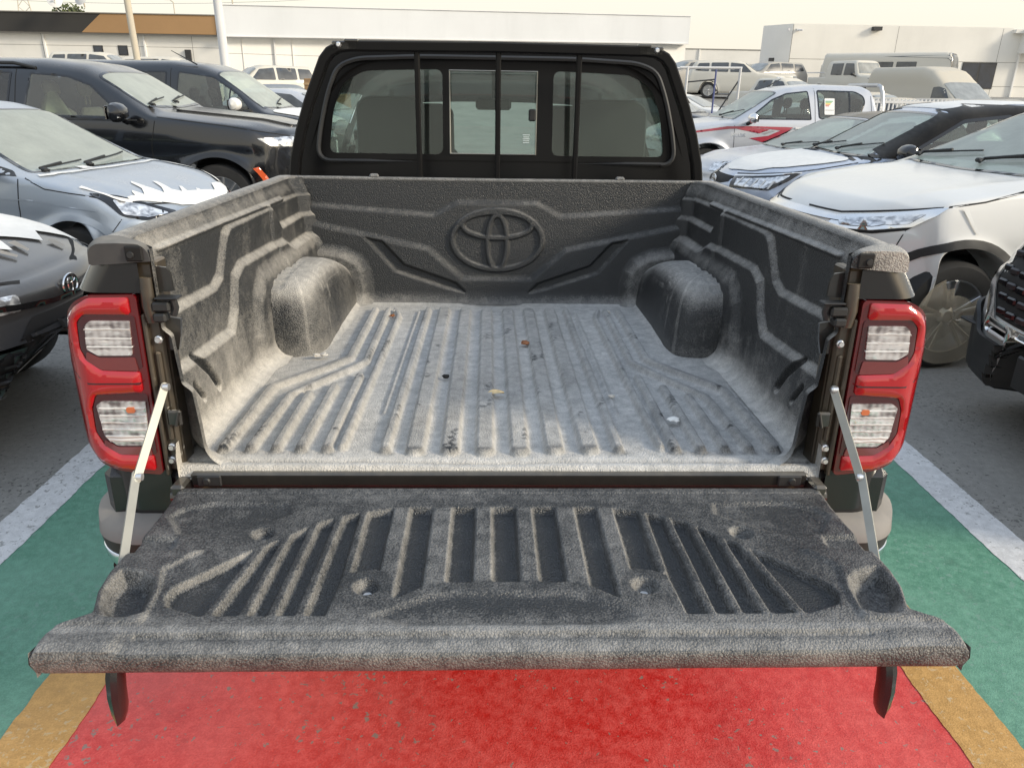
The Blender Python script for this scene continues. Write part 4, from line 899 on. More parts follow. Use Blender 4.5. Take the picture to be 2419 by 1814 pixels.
C.patch('grille', 'front', [(-.40, .835), (-.40, .865), (-.10, .88), (.10, .88), (.40, .865), (.40, .835), (.12, .815), (-.12, .815)], 'dark', .004, res=.03)
C.patch('grille_trim', 'front', [(-.47, .875), (-.47, .90), (-.1, .915), (.1, .915), (.47, .90), (.47, .875), (.1, .885), (-.1, .885)], 'chrome', .012, res=.03)
C.patch('grille_trim', 'front', [(-.45, .80), (-.42, .83), (-.12, .81), (.12, .81), (.42, .83), (.45, .80), (.12, .785), (-.12, .785)], 'chrome', .012, res=.03)
C.patch('lower_grille', 'front', rpoly([(-.55, .45), (-.6, .68), (.6, .68), (.55, .45)], .05), 'dark', .005)
b = MB(); xb_ = C.hit('front', 0, .85)[0].x+.015; b.tube([(xb_, .062*cos(a), .85+.042*sin(a)) for a in np.linspace(0, 2*pi, 25)], .007, 6, caps=False); b.build('badge', 'chrome', C.root)
wiper(C, (-.70, .05), (-.86, .62)); wiper(C, (-.70, -.60), (-.80, -.10))
for i in range(9):
    pass
interior(C, ('seat_light', 4)); C.finish()
b = MB(); rngb = random.Random(3)                       # brown protective film hanging off the front wheel
V = []; F_ = []; nr, na = 7, 26
for i in range(nr):
    r = .30*i/(nr-1)
    for j in range(na):
        a = 2*pi*j/na; rr = r*(1-.10*max(0, sin(a*1+.6))*(i > 4)); y = C.S['plan_w']-.005+.014*rngb.random()+.018*sin(5*a+i)*(i/nr)
        V.append((rr*cos(a)-.01, y, .335+rr*sin(a)*1.0))
F_ = [(i*na+j, i*na+(j+1) % na, (i+1)*na+(j+1) % na, (i+1)*na+j) for i in range(nr-1) for j in range(na) if not (i > 1 and 14 <= j <= 18 and False) and not (i > 2 and (6 <= j <= 9 or (i > 3 and 5 <= j <= 10)))]
m_film = m_glass('brown_plastic_film', (.90, .84, .72), .28, (.74, .66, .52))
fo = b.add(V, F_).build('wheel_film', m_film, C.root)
# tape scrap and marker writing on the windscreen
C.patch('tape_scrap', 60, P2(60, [(.0, .83, 1.00), (.05, .84, 1.01), (-.06, .87, .86), (-.075, .875, .865), (-.03, .86, .93)]), 'film', .01, res=.02)
def writing(C, txt, u, v, size, mat, d='top', parent=None, rot=0):
    """text as thin strokes laid on the body: built from a font curve, converted to mesh and draped"""
    cu = bpy.data.curves.new('t', 'FONT'); cu.body = txt; cu.size = size; cu.resolution_u = 2; cu.offset = size*.006; ob = bpy.data.objects.new('t', cu); COL.objects.link(ob)
    dg = bpy.context.evaluated_depsgraph_get(); me = bpy.data.meshes.new_from_object(ob.evaluated_get(dg)); bpy.data.objects.remove(ob)
    V = np.array([tuple(x.co)[:2] for x in me.vertices]); Fc = [tuple(p.vertices) for p in me.polygons]; c, s_ = cos(rot), sin(rot)
    W = []
    for a, b_ in V:
        a, b_ = a*c-b_*s_, a*s_+b_*c; W.append((a, b_))
    return W, Fc
W, Fc = writing(C, 'Em3\nGT\nKuwait', 0, 0, .085, None)
P = []
for a, b_ in W:                                          # reads from outside the windscreen: right = +y of the car
    p, n = C.hit('top', -.93+.9*b_-.10*0, .38+a); P.append(tuple(p+n*.006))
mk('marker_writing', P, Fc, 'white_ink', C.root, smooth=False)
def arch_trim(C, s, xa, mat, wd=.04, off=.006):
    R, ra = C.S['R'], C.S['ra']
    C.patch('wheel_arch', 'side', [(xa+ra*cos(a), R+ra*sin(a)) for a in np.linspace(.02, pi-.02, 24)]+[(xa+(ra+wd)*cos(a), R+(ra+wd)*sin(a)) for a in np.linspace(pi-.02, .02, 24)], mat, off, s, res=.05)
def badge_ring(C, z, rx=.055, rz_=.04, y0=0, mat='chrome', ov=True):
    x = C.hit('front', y0, z)[0].x+.012; b = MB()
    b.tube([(x-.0, y0+rx*cos(a), z+rz_*sin(a)) for a in np.linspace(0, 2*pi, 25)], .006, 6, caps=False)
    if ov:
        b.tube([(x, y0+rx*.32*cos(a), z+rz_*.9*sin(a)) for a in np.linspace(0, 2*pi, 21)], .0045, 6, caps=False)
        b.tube([(x, y0+rx*.72*cos(a), z+rz_*.45+rz_*.36*sin(a)) for a in np.linspace(0, 2*pi, 21)], .0045, 6, caps=False)
    return b.build('badge', mat, C.root)
# --- light blue car with black pillars and white roof (second on the right)
C = Car(suv((3.25, 7.00), 180, 'silver_blue_car', 'pale blue car with black pillars and white film on its hood and roof', PAINT['blue_silver'], xn=.72, prof=[(.85, .60), (.78, .72), (.68, .83), (.45, .91), (.0, .985), (-.50, 1.04), (-1.22, 1.46), (-1.45, 1.54), (-2.0, 1.59), (-3.0, 1.57), (-3.3, 1.5), (-3.5, 1.0), (-3.6, .8)],
    belt=[(.85, .58), (.70, .74), (.45, .84), (.1, .92), (-.4, .98), (-1.5, 1.07), (-3.2, 1.12), (-3.6, .8)], R=.33, ra=.40, plan_w=.87, plan=[(.85, .80), (.4, .84), (0, .87), (-2.7, .87), (-3.5, .80)], zd=1.06, zcut=1.1, kp=.36))
C.window('windscreen', 'top', [(-.50, -.70), (-.45, 0), (-.50, .70), (-1.25, .58), (-1.25, -.58)], glass='glass', border=.04, rnd=.05)
for s in (-1, 1):
    C.patch('pillar_cover', 'side', [(-.35, 1.02), (-.62, 1.105), (-1.32, 1.49), (-1.60, 1.55), (-2.85, 1.53), (-3.15, 1.10), (-3.15, 1.06), (-.50, 1.04)], M['black_wall'], .009, s, res=.03, holes=[rpoly([(-.86, 1.08), (-1.42, 1.40), (-1.90, 1.45), (-1.90, 1.08)], .04), rpoly([(-1.98, 1.08), (-1.98, 1.45), (-2.68, 1.43), (-2.90, 1.11)], .04)])
    C.window('front_window', 'side', [(-.84, 1.075), (-1.42, 1.407), (-1.91, 1.46), (-1.91, 1.075)], s, off=.012); C.window('rear_window', 'side', [(-1.97, 1.075), (-1.97, 1.46), (-2.69, 1.435), (-2.92, 1.105)], s, off=.012)
    C.line('door_seam', 'side', [(-.55, 1.03), (-.52, .38)], sd=s)
    C.line('hood_seam', 60*s, P2(60*s, [(-.40, s*.78, .995), (.0, s*.80, .93), (.25, s*.74, .89), (.55, s*.56, .85), (.68, s*.34, .83)]), .009)
    h = C.patch('headlight', 50*s, rpoly(P2(50*s, [(.74, s*.38, .70), (.74, s*.38, .80), (.45, s*.72, .845), (.18, s*.82, .885), (.28, s*.80, .81), (.44, s*.73, .71)]), .012, 3), 'frit', .008, res=.03)
    C.patch('lamp_lens', 50*s, rpoly(P2(50*s, [(.71, s*.44, .72), (.71, s*.44, .785), (.45, s*.72, .825), (.27, s*.80, .865), (.34, s*.78, .81), (.47, s*.70, .725)]), .01, 3), 'headlamp', .012, parent=h, res=.03)
    for k in range(5):
        C.patch('lamp_blade', 50*s, P2(50*s, [(.70-.07*k, s*(.46+.055*k), .725), (.69-.07*k, s*(.475+.055*k), .725), (.66-.07*k, s*(.515+.055*k), .80), (.67-.07*k, s*(.50+.055*k), .80)]), 'clear_white', .015, parent=h, res=.03)
    C.line('lamp_chrome', 50*s, P2(50*s, [(.74, s*.38, .806), (.45, s*.73, .853), (.18, s*.83, .893)]), .012, 'chrome', .011)
    arch_trim(C, s, 0, 'plastic')
    if s > 0: mirror(C, -.78, .99, 1.10, s, 'frit', None, 1.2)
    for xa in (0, -2.62): C.wheel(xa, s)
C.patch('hood_film', 'top', rpoly([(-.36, -.70), (-.36, .70), (.0, .74), (.30, .64), (.54, .40), (.64, .05), (.64, -.05), (.54, -.40), (.30, -.64), (.0, -.74)], .1), 'film', .010, res=.06)
C.patch('roof_film', 'top', rpoly([(-1.36, -.53), (-1.36, .53), (-2.9, .55), (-2.9, -.55)], .06), 'film', .004, res=.08)
C.patch('grille', 'front', rpoly([(-.34, .75), (-.30, .80), (.30, .80), (.34, .75), (.2, .72), (-.2, .72)], .02), 'dark', .004, res=.03); badge_ring(C, .745, .07, .05)
C.patch('lower_grille', 'front', rpoly([(-.5, .38), (-.62, .60), (.62, .60), (.5, .38)], .05), 'dark', .005)
wiper(C, (-.56, .0), (-.72, .60)); wiper(C, (-.56, -.60), (-.66, -.12)); interior(C, sw=0); C.finish()
# --- silver saloon with a dark roof behind it
C = Car(suv((3.55, 9.20), 185, 'silver_hatchback', 'low pale car with dusty black roof, behind the pale blue car', PAINT['silver'], xn=.72, prof=[(.85, .56), (.75, .68), (.62, .77), (.3, .85), (-.42, .93), (-1.30, 1.32), (-1.55, 1.39), (-2.1, 1.42), (-2.9, 1.38), (-3.4, 1.10), (-3.55, .8)],
    belt=[(.85, .54), (.6, .71), (.3, .79), (-.4, .87), (-1.5, .94), (-3.2, 1.02), (-3.55, .8)], R=.32, ra=.385, plan_w=.87, plan=[(.85, .80), (.4, .85), (0, .87), (-2.7, .87), (-3.5, .80)], zd=.90, zcut=.95, kp=.36))
C.window('windscreen', 'top', [(-.43, -.68), (-.38, 0), (-.43, .68), (-1.33, .56), (-1.33, -.56)], glass='glass', border=.04, rnd=.05)
C.patch('roof_panel', 'top', rpoly([(-1.37, -.58), (-1.37, .58), (-2.8, .58), (-2.8, -.58)], .05), paint('dusty_black', (.02, .02, .02), dust=.8, dcol=(.30, .25, .17), rough=.4), .004, res=.08)
for s in (-1, 1):
    C.window('front_window', 'side', [(-.85, 1.0), (-1.46, 1.27), (-1.88, 1.31), (-1.88, 1.0)], s); C.window('rear_window', 'side', [(-1.96, 1.0), (-1.96, 1.31), (-2.5, 1.30), (-2.8, 1.03)], s)
    C.patch('headlight', 50*s, rpoly(P2(50*s, [(.72, s*.40, .66), (.72, s*.40, .75), (.20, s*.80, .84), (.45, s*.72, .68)]), .012, 3), 'headlamp', .008, res=.03)
    if s > 0: mirror(C, -.70, .97, 1.0, s, 'frit')
    for xa in (0, -2.62): C.wheel(xa, s)
wiper(C, (-.50, .0), (-.66, .60)); interior(C, zs=.42, sw=0); C.finish()
# --- silver double-cab pickup with red side graphics
C = Car(suv((3.54, 12.30), 182, 'silver_pickup', 'silver double-cab pickup with red and black side stripes and a window sticker', PAINT['silver'], xn=.80, xt=-3.95, wb=3.08, R=.38, ra=.46, z0=.42, plan_w=.91, cat_='x',
    prof=[(.95, .70), (.86, .92), (.76, 1.02), (.5, 1.10), (-.42, 1.20), (-1.15, 1.66), (-1.4, 1.73), (-1.9, 1.775), (-2.66, 1.76), (-2.78, 1.70), (-2.84, 1.30), (-2.87, 1.26), (-3.95, 1.26)],
    belt=[(.95, .68), (.76, .92), (.4, 1.02), (-.3, 1.13), (-2.7, 1.17), (-2.9, 1.24), (-3.95, 1.245)], plan=[(.95, .84), (.4, .88), (0, .915), (-2.0, .90), (-3.9, .91)], zd=1.12, zcut=1.22, kp=.30, win=.06, cab=(-.6, -2.68), flare=.035, tum=.40))
S_ = C.S; S_['xt'] = -3.95; C.root['category'] = 'pickup truck'
C.window('windscreen', 'top', [(-.44, -.70), (-.44, .70), (-1.16, .60), (-1.16, -.60)], glass='glass', border=.03, rnd=.05)
for s in (-1, 1):
    C.window('front_window', 'side', [(-.66, 1.215), (-.80, 1.34), (-1.06, 1.53), (-1.30, 1.625), (-1.66, 1.665), (-1.72, 1.215)], s, border=.02, rnd=.03)
    C.window('rear_window', 'side', [(-1.84, 1.235), (-1.80, 1.68), (-2.46, 1.67), (-2.60, 1.60), (-2.63, 1.50), (-2.52, 1.24)], s, border=.02, rnd=.05)
    C.line('window_post', 'side', [(-2.36, 1.25), (-2.36, 1.66)], .022, 'frit', .007, s)
    C.line('door_seam', 'side', [(-1.77, 1.70), (-1.78, 1.1), (-1.80, .5)], .008, sd=s); C.line('door_seam', 'side', [(-.42, 1.12), (-.44, .5)], .008, sd=s); C.line('door_seam', 'side', [(-2.72, 1.60), (-2.74, 1.2), (-2.60, .5)], .008, sd=s)
    for x0 in (-1.62, -2.58): C.patch('door_handle', 'side', rpoly([(x0, 1.075), (x0+.18, 1.075), (x0+.18, 1.10), (x0, 1.10)], .01), 'chrome', .02, s, th=.018, res=.04)
    C.patch('headlight', 50*s, rpoly(P2(50*s, [(.86, s*.40, .84), (.86, s*.40, .93), (.25, s*.86, .99), (.50, s*.78, .84)]), .012, 3), 'headlamp', .008, res=.03)
    R_, K_, G_ = paint('red_sticker', (.36, .015, .04), dust=.2), M['frit'], paint('grey_sticker', (.28, .28, .29), dust=.3)
    C.patch('side_stripe', 'side', [(.40, 1.0), (-.30, 1.105), (-.75, 1.11), (-1.26, 1.105), (-1.41, 1.10), (-1.18, .945), (-.90, .865), (-.68, .925), (-1.0, .965), (-1.20, 1.05), (-.85, 1.085), (-.34, 1.065), (.38, .98)], R_, .006, s, res=.03)
    C.patch('side_stripe', 'side', [(-.40, 1.078), (-.88, 1.078), (-1.02, 1.058), (-.84, 1.0)], R_, .006, s, res=.03)
    C.patch('side_stripe', 'side', [(-1.04, 1.05), (-1.12, 1.04), (-.94, .985), (-.90, 1.0)], G_, .007, s, res=.03)
    C.patch('side_stripe', 'side', [(-1.42, 1.09), (-1.30, 1.01), (-.96, .862), (-.90, .862), (-1.17, .975)], 'frit', .008, s, res=.03)
    if s > 0: mirror(C, -.66, 1.06, 1.24, s, 'plastic', 'chrome', 1.05)
    for xa in (0, -3.08): C.wheel(xa, s)
    p, n = C.hit('side', -2.0, 1.4, s)
    if s > 0:
        stk = C.patch('energy_label', 'side', rpoly([(-1.93, 1.30), (-1.93, 1.55), (-2.10, 1.55), (-2.10, 1.30)], .015), 'paper', .012, s, res=.06)
        for k, (cc, w_) in enumerate((((.10, .40, .16), .13), ((.30, .48, .20), .11), ((.75, .60, .06), .09), ((.72, .28, .05), .08), ((.55, .08, .05), .06))):
            C.patch('label_bar', 'side', [(-1.945-.0, 1.50-.018*k), (-1.945-w_, 1.50-.018*k), (-1.945-w_, 1.513-.018*k), (-1.945, 1.513-.018*k)], paint('label_%d' % k, cc, dust=.1), .0135, s, parent=stk, res=.05)
        C.line('label_bar', 'side', [(-1.94, 1.37), (-2.09, 1.37)], .006, 'frit', .0135, s, stk)
        W, Fc = writing(C, 'HILUX', 0, 0, .085, None); P = []
        for a, b_ in W: p, n = C.hit('side', -.37-a, .945+b_, 1); P.append(tuple(p+n*.006))
        mk('model_badge', P, Fc, 'chrome', C.root, smooth=False)
b = MB()
for s in (-1, 1): b.tube([(-2.98, s*.70, 1.22), (-2.95, s*.66, 1.60), (-2.93, s*.60, 1.74), (-2.93, s*.50, 1.77)], .032, 10)
b.tube([(-2.93, -.52, 1.77), (-2.93, .52, 1.77)], .032, 10); b.build('roll_bar', 'silver_rim', C.root)
b = MB(); b.box((-3.35, 0, 1.262), (.92, 1.5, .01)); b.build('bed_floor', 'dark', C.root)
b = MB(); b.tube([(-1.38, -.40, 1.73), (-1.62, -.44, 1.86)], [.012, .004], 6); b.build('aerial', 'plastic', C.root)
wiper(C, (-.50, .0), (-.66, .60)); interior(C, zs=.62, zf=.55); C.finish()
# --- grey and black front of a car at the right edge
C = Car(suv((3.33, 1.60), 180, 'silver_suv_front', 'nose of a silver car with dark mesh grille, cut off by the right edge', PAINT['white_paint'], xn=.74, R=.34, ra=.43, kp=.13, plan=[(.8, .86), (.4, .89), (0, .91), (-2.7, .91), (-3.5, .84)],
    prof=[(.8, .66), (.74, .90), (.66, 1.00), (.45, 1.06), (.0, 1.13), (-.62, 1.2), (-1.50, 1.55), (-2.2, 1.64), (-3.0, 1.6), (-3.52, 1.1), (-3.6, .8)]))
for s in (-1, 1):
    C.patch('bumper_cladding', 25*s, P2(25*s, [(.8, s*.0, .24), (.8, 0, .52), (.72, s*.62, .50), (.60, s*.78, .60), (.50, s*.86, .62), (.40, s*.90, .30), (.6, s*.7, .24)]), 'plastic', .035, res=.03, th=.02)
    C.patch('bumper_cladding', 'side', [(.28, .24), (.70, .24), (.70, .58), (.46, .62), (.42, .40)], 'plastic', .03, s, res=.03)
    C.patch('silver_trim', 'front', [(0, .53), (s*.56, .53), (s*.70, .66), (s*.78, .92), (s*.74, .93), (s*.62, .69), (s*.50, .60), (0, .60)], 'chrome', .014, res=.03)
    C.patch('headlight', 45*s, rpoly(P2(45*s, [(.62, s*.72, .80), (.62, s*.72, .93), (.2, s*.88, .98), (.3, s*.86, .86)]), .012, 3), 'headlamp', .008, res=.03)
    for xa in (0, -2.62): C.wheel(xa, s)
g = C.patch('grille', 'front', [(-.52, .61), (-.64, .70), (-.74, .93), (-.3, .96), (.3, .96), (.74, .93), (.64, .70), (.52, .61)], 'dark', .004, res=.04)
for r_ in range(5):
    for c_ in range(-7, 8):
        y, z = c_*.095+(.047 if r_ % 2 else 0), .645+r_*.062
        if abs(y) < .50+.22*(z-.61)/.32:
            x = C.hit('front', y, z)[0].x; b = MB(); b.box((x+.012, y, z), (.018, .066, .036), .008); b.build('grille_stud', 'frit' if (r_+c_) % 3 else 'dark_rim', g)
b = MB(); b.box((.90, 0, .44), (.02, .34, .16), .01); b.build('number_plate', 'plastic', C.root)
for k in range(4): C.line('bumper_slat', 'front', [(-.6, .30+.045*k), (.6, .30+.045*k)], .018, 'dark', .024)
b = MB(); b.box((.66, -.79, .50), (.20, .16, .018), .008); b.box((.66, .79, .50), (.20, .16, .018), .008); b.build('bumper_lip', 'plastic', C.root)
fp = [(-.45, -.78)]+[(-.45+1.10*t, -.78-.03*sin(9*t)) for t in np.linspace(.1, .72, 6)]+[(.50-.12*(k % 2), -.70+.175*k) for k in range(9)]+[(-.45+1.10*t, .78) for t in (.7, .4, 0)]
C.patch('hood_film', 'top', fp, 'film', .01, res=.06); C.finish()
# ------------------------------------------------------------------ cars on the left
# silver-blue hatchback with torn white film
C = Car(suv((-2.92, 5.05), -14, 'silver_hatchback', 'steel-blue hatchback with torn strips of white film along its hood, left of the bed', PAINT['steel_blue'], xn=.60, xt=-3.0, wb=2.45, R=.31, ra=.36, z0=.2, plan_w=.84,
    prof=[(.75, .52), (.62, .70), (.52, .78), (.30, .86), (-.05, .94), (-.50, 1.00), (-1.25, 1.39), (-1.55, 1.46), (-2.0, 1.49), (-2.7, 1.44), (-3.0, 1.1), (-3.1, .8)],
    belt=[(.75, .50), (.55, .68), (.3, .79), (.0, .87), (-.45, .96), (-1.5, 1.02), (-2.9, 1.08), (-3.1, .8)], plan=[(.75, .76), (.4, .81), (0, .835), (-1.2, .84), (-2.4, .84), (-3.0, .78)], zd=.95, zcut=1.0, kp=.36, zm=.56, cab=(-.6, -2.7)))
C.window('windscreen', 'top', [(-.40, -.66), (-.34, 0), (-.40, .66), (-1.30, .57), (-1.30, -.57)], glass='glass', border=.03, rnd=.05)
for s in (-1, 1):
    C.patch('quarter_trim', 'side', [(-.44, .965), (-.78, 1.075), (-.80, .975)], 'plastic', .006, s, res=.03)
    C.window('front_window', 'side', [(-.86, 1.01), (-.88, 1.11), (-1.38, 1.325), (-1.80, 1.385), (-1.80, 1.03)], s); C.window('rear_window', 'side', [(-1.88, 1.04), (-1.88, 1.41), (-2.35, 1.40), (-2.55, 1.10)], s)
    C.line('door_seam', 'side', [(-.42, .95), (-.44, .70), (-.50, .35)], .008, sd=s)
    C.line('hood_seam', 60*s, P2(60*s, [(-.42, s*.70, .955), (-.22, s*.775, .885), (.10, s*.765, .85), (.32, s*.69, .80), (.48, s*.52, .765), (.57, s*.30, .75), (.60, s*.1, .75)]), .008)
    h = C.patch('headlight', 45*s, rpoly(P2(45*s, [(.16, s*.80, .862), (.26, s*.76, .80), (.36, s*.73, .70), (.47, s*.62, .66), (.56, s*.45, .68), (.58, s*.38, .70), (.46, s*.60, .785), (.34, s*.70, .835)]), .03, 4), 'frit', .006, res=.025)
    C.patch('lamp_lens', 45*s, rpoly(P2(45*s, [(.30, s*.73, .81), (.36, s*.71, .71), (.47, s*.60, .68), (.55, s*.45, .695), (.46, s*.60, .765)]), .02, 4), 'headlamp', .010, parent=h, res=.025)
    C.line('bumper_seam', 50*s, P2(50*s, [(.36, s*.74, .68), (.30, s*.84, .55)]), .006)
    C.line('shoulder_crease', 'side', [(-1.6, .80), (-.3, .80), (.2, .74)], .006, PAINT['steel_blue'], .004, s)
    arch_trim(C, s, 0, PAINT['steel_blue'], .05, .006)
    if s < 0: mirror(C, -.72, .98, 1.03, s, 'plastic', 'plastic')
    for xa in (0, -2.45): C.wheel(xa, s, 'silver_rim')
rr = random.Random(5)
def torn(C, pts, wd, name='film_strip', jag=.03, mat='film'):
    L, Rr = [], []
    n = len(pts)
    for i, p in enumerate(pts):
        q = np.array(pts[min(i+1, n-1)])-np.array(pts[max(i-1, 0)]); q = q/np.linalg.norm(q); nn = np.array([-q[1], q[0]]); w_ = wd[i] if isinstance(wd, list) else wd
        L.append(tuple(np.array(p)+nn*(w_/2+rr.uniform(-jag, jag)*.3))); Rr.append(tuple(np.array(p)-nn*(w_/2+rr.uniform(-jag, jag))))
    return C.patch(name, 'top', L+Rr[::-1], mat, .009, res=.02)
torn(C, [(-.33, -.70), (-.29, -.62), (-.28, -.45), (-.27, -.25), (-.26, 0), (-.27, .25), (-.29, .45), (-.33, .68)], .035, jag=.012)
torn(C, [(-.33, .68), (-.15, .74), (.05, .74), (.20, .70), (.34, .60), (.45, .45), (.52, .28), (.55, .10), (.55, -.10), (.52, -.28), (.47, -.40)], [.03, .07, .05, .10, .06, .10, .12, .09, .12, .06, .03], jag=.05)
C.patch('film_strip', 'top', [(.57, .02), (.565, -.14), (.53, -.28), (.47, -.42), (.40, -.53), (.35, -.60), (.31, -.585), (.33, -.52), (.29, -.50), (.27, -.47), (.35, -.44), (.28, -.37), (.16, -.33), (.13, -.29), (.27, -.30), (.40, -.27), (.33, -.20), (.20, -.13), (.22, -.10), (.38, -.15), (.44, -.10), (.36, -.02), (.37, .0), (.46, -.05), (.50, .02), (.43, .10), (.45, .115), (.52, .08)], 'film', .008, res=.02)
torn(C, [(.36, -.60), (.25, -.66), (.12, -.70), (.03, -.715)], [.03, .02, .025, .05], jag=.008)
C.patch('film_strip', 'top', [(-.30, -.28), (-.40, -.25), (-.36, -.18), (-.27, -.17)], 'film', .012, res=.02)
badge_ring(C, .70, .05, .035, ov=False)
C.patch('lower_grille', 'front', rpoly([(-.5, .30), (-.58, .52), (.58, .52), (.5, .30)], .05), 'dark', .005)
wiper(C, (-.43, -.10), (-.56, .52)); wiper(C, (-.42, -.58), (-.50, -.06)); interior(C, zs=.42, sw=0); C.finish()
# tall black SUV
C = Car(suv((-3.03, 8.20), 0, 'black_suv', 'tall black SUV seen side-on with chrome-trimmed mirror and orange marker lamp', PAINT['gloss_black'], xn=.86, xt=-4.1, wb=3.07, R=.40, ra=.475, z0=.30, plan_w=1.01,
    prof=[(1.0, .80), (.90, 1.06), (.80, 1.16), (.40, 1.24), (-.65, 1.34), (-1.25, 1.74), (-1.45, 1.82), (-1.9, 1.87), (-3.6, 1.86), (-4.0, 1.75), (-4.2, 1.2), (-4.25, .8)],
    belt=[(1.0, .78), (.86, 1.00), (.4, 1.14), (-.5, 1.24), (-1.0, 1.25), (-4.1, 1.27), (-4.25, .8)], plan=[(1.0, .93), (.5, .985), (0, 1.01), (-1.2, 1.0), (-3.4, 1.0), (-4.1, .94)], zd=1.22, zcut=1.35, kp=.28, zm=.80, cab=(-.85, -3.7), waist=.02, flare=.03))
C.window('windscreen', 'top', [(-.72, -.80), (-.66, 0), (-.72, .80), (-1.26, .72), (-1.26, -.72)], glass='glass', border=.03, rnd=.06)
C.patch('hood_bulge', 'top', rpoly([(-.60, -.45), (-.60, .45), (.72, .32), (.72, -.32)], .1), PAINT['gloss_black'], .022, res=.06, th=.03)
for s in (-1, 1):
    C.window('front_window', 'side', [(-.92, 1.26), (-1.30, 1.60), (-1.55, 1.685), (-1.95, 1.715), (-2.02, 1.265)], s, border=.02, rnd=.03)
    C.window('rear_window', 'side', [(-2.18, 1.27), (-2.14, 1.72), (-3.0, 1.71), (-3.1, 1.28)], s, glass='glass_dark', border=.02, rnd=.03)
    C.window('quarter_window', 'side', [(-3.22, 1.28), (-3.14, 1.70), (-3.75, 1.66), (-3.9, 1.30)], s, glass='glass_dark', border=.02, rnd=.03)
    C.line('door_seam', 'side', [(-.62, 1.24), (-.68, .95), (-.66, .45)], .008, sd=s); C.line('door_seam', 'side', [(-2.10, 1.74), (-2.10, .45)], .008, sd=s)
    C.line('window_moulding', 'side', [(-.80, 1.245), (-2.1, 1.25), (-3.2, 1.26)], .016, 'plastic', .008, s)
    C.line('hood_seam', 70*s, P2(70*s, [(-.62, s*.88, 1.28), (.10, s*.86, 1.20), (.60, s*.78, 1.12), (.80, s*.66, 1.08)]), .008)
    h = C.patch('headlight', 50*s, rpoly(P2(50*s, [(.46, s*.955, 1.075), (.60, s*.90, .99), (.90, s*.60, .97), (.92, s*.52, 1.02), (.84, s*.72, 1.08)]), .02, 3), 'headlamp', .008, res=.03)
    C.line('lamp_chrome', 50*s, P2(50*s, [(.50, s*.94, 1.07), (.62, s*.88, 1.0), (.64, s*.86, 1.05)]), .014, 'clear_white', .012)
    C.patch('marker_lamp', 'side', [(.53*cos(a), .40+.53*sin(a)) for a in (.75, .62, .50, .40)]+[(.585*cos(a), .40+.585*sin(a)) for a in (.42, .52, .62, .70)], 'orange_marker', .016, s, res=.02)
    arch_trim(C, s, 0, 'frit', .05, .012)
    if s < 0: mirror(C, -.92, 1.17, 1.33, s, PAINT['gloss_black'], PAINT['gloss_black'], 1.35)
    if s < 0: b = MB(); b.tube([(-.86, s*1.02, 1.27), (-.84, s*1.13, 1.265), (-.85, s*1.30, 1.285)], [.016, .012, .006], 8); b.build('mirror_chrome', 'chrome', C.root)
    for xa in (0, -3.07): C.wheel(xa, s, 'silver_rim', 12)
    b = MB(); P = [C.hit('top', x, s*.72)[0]+Vector((0, 0, .05)) for x in np.linspace(-1.9, -3.7, 9)]; P[0].z -= .045; P[-1].z -= .04; b.tube(P, .018, 8); b.build('roof_rail', 'plastic', C.root)
C.patch('grille', 'front', rpoly([(-.50, .62), (-.56, .98), (.56, .98), (.50, .62)], .04), 'dark', .006); C.line('grille_bar', 'front', [(-.54, .80), (.54, .80)], .03, 'chrome', .014)
b = MB(); b.box((1.02, -.62, .84), (.02, .05, .26), .008); b.box((1.02, .62, .84), (.02, .05, .26), .008); b.build('daytime_lamp', 'clear_white', C.root)
wiper(C, (-.76, -.05), (-.86, .62)); wiper(C, (-.76, -.72), (-.82, -.15)); interior(C, ('seat_light', 4), zs=.70, zf=.5, x0=-1.35)
b = MB(); V = []; n = 12                                  # clear plastic cover over the front seat
for i in range(6):
    for j in range(n): a = 2*pi*j/n; r_ = .06+.035*i; V.append((-1.95+r_*cos(a)*.7, -.42+r_*sin(a), 1.52-.055*i))
b.add(V, [(i*n+j, i*n+(j+1) % n, (i+1)*n+(j+1) % n, (i+1)*n+j) for i in range(5) for j in range(n)]); b.build('seat_cover', m_plain('yellowish_plastic_cover', (.50, .50, .34), .3, var=.2, bump=.6, bs=20), C.root)
C.finish()
# black van behind it
C = Car(suv((-3.30, 12.20), -4, 'black_van', 'black people carrier with white mirror cap, behind the tall black SUV', PAINT['gloss_black'], xn=.80, xt=-4.2, wb=3.2, R=.36, ra=.43, z0=.28, plan_w=.98,
    prof=[(.95, .75), (.85, .98), (.75, 1.08), (.3, 1.18), (-.25, 1.26), (-1.0, 1.82), (-1.3, 1.92), (-1.8, 1.97), (-3.7, 1.96), (-4.1, 1.8), (-4.3, 1.2), (-4.35, .8)],
    belt=[(.95, .74), (.8, .95), (.3, 1.08), (-.3, 1.17), (-4.2, 1.24), (-4.35, .8)], plan=[(.95, .90), (.5, .95), (0, .97), (-1.2, .98), (-3.4, .98), (-4.2, .94)], zd=1.16, zcut=1.3, kp=.3, zm=.7, cab=(-.5, -3.8), tum=.32))
C.window('windscreen', 'top', [(-.28, -.78), (-.22, 0), (-.28, .78), (-1.02, .70), (-1.02, -.70)], glass='glass', border=.03, rnd=.05)
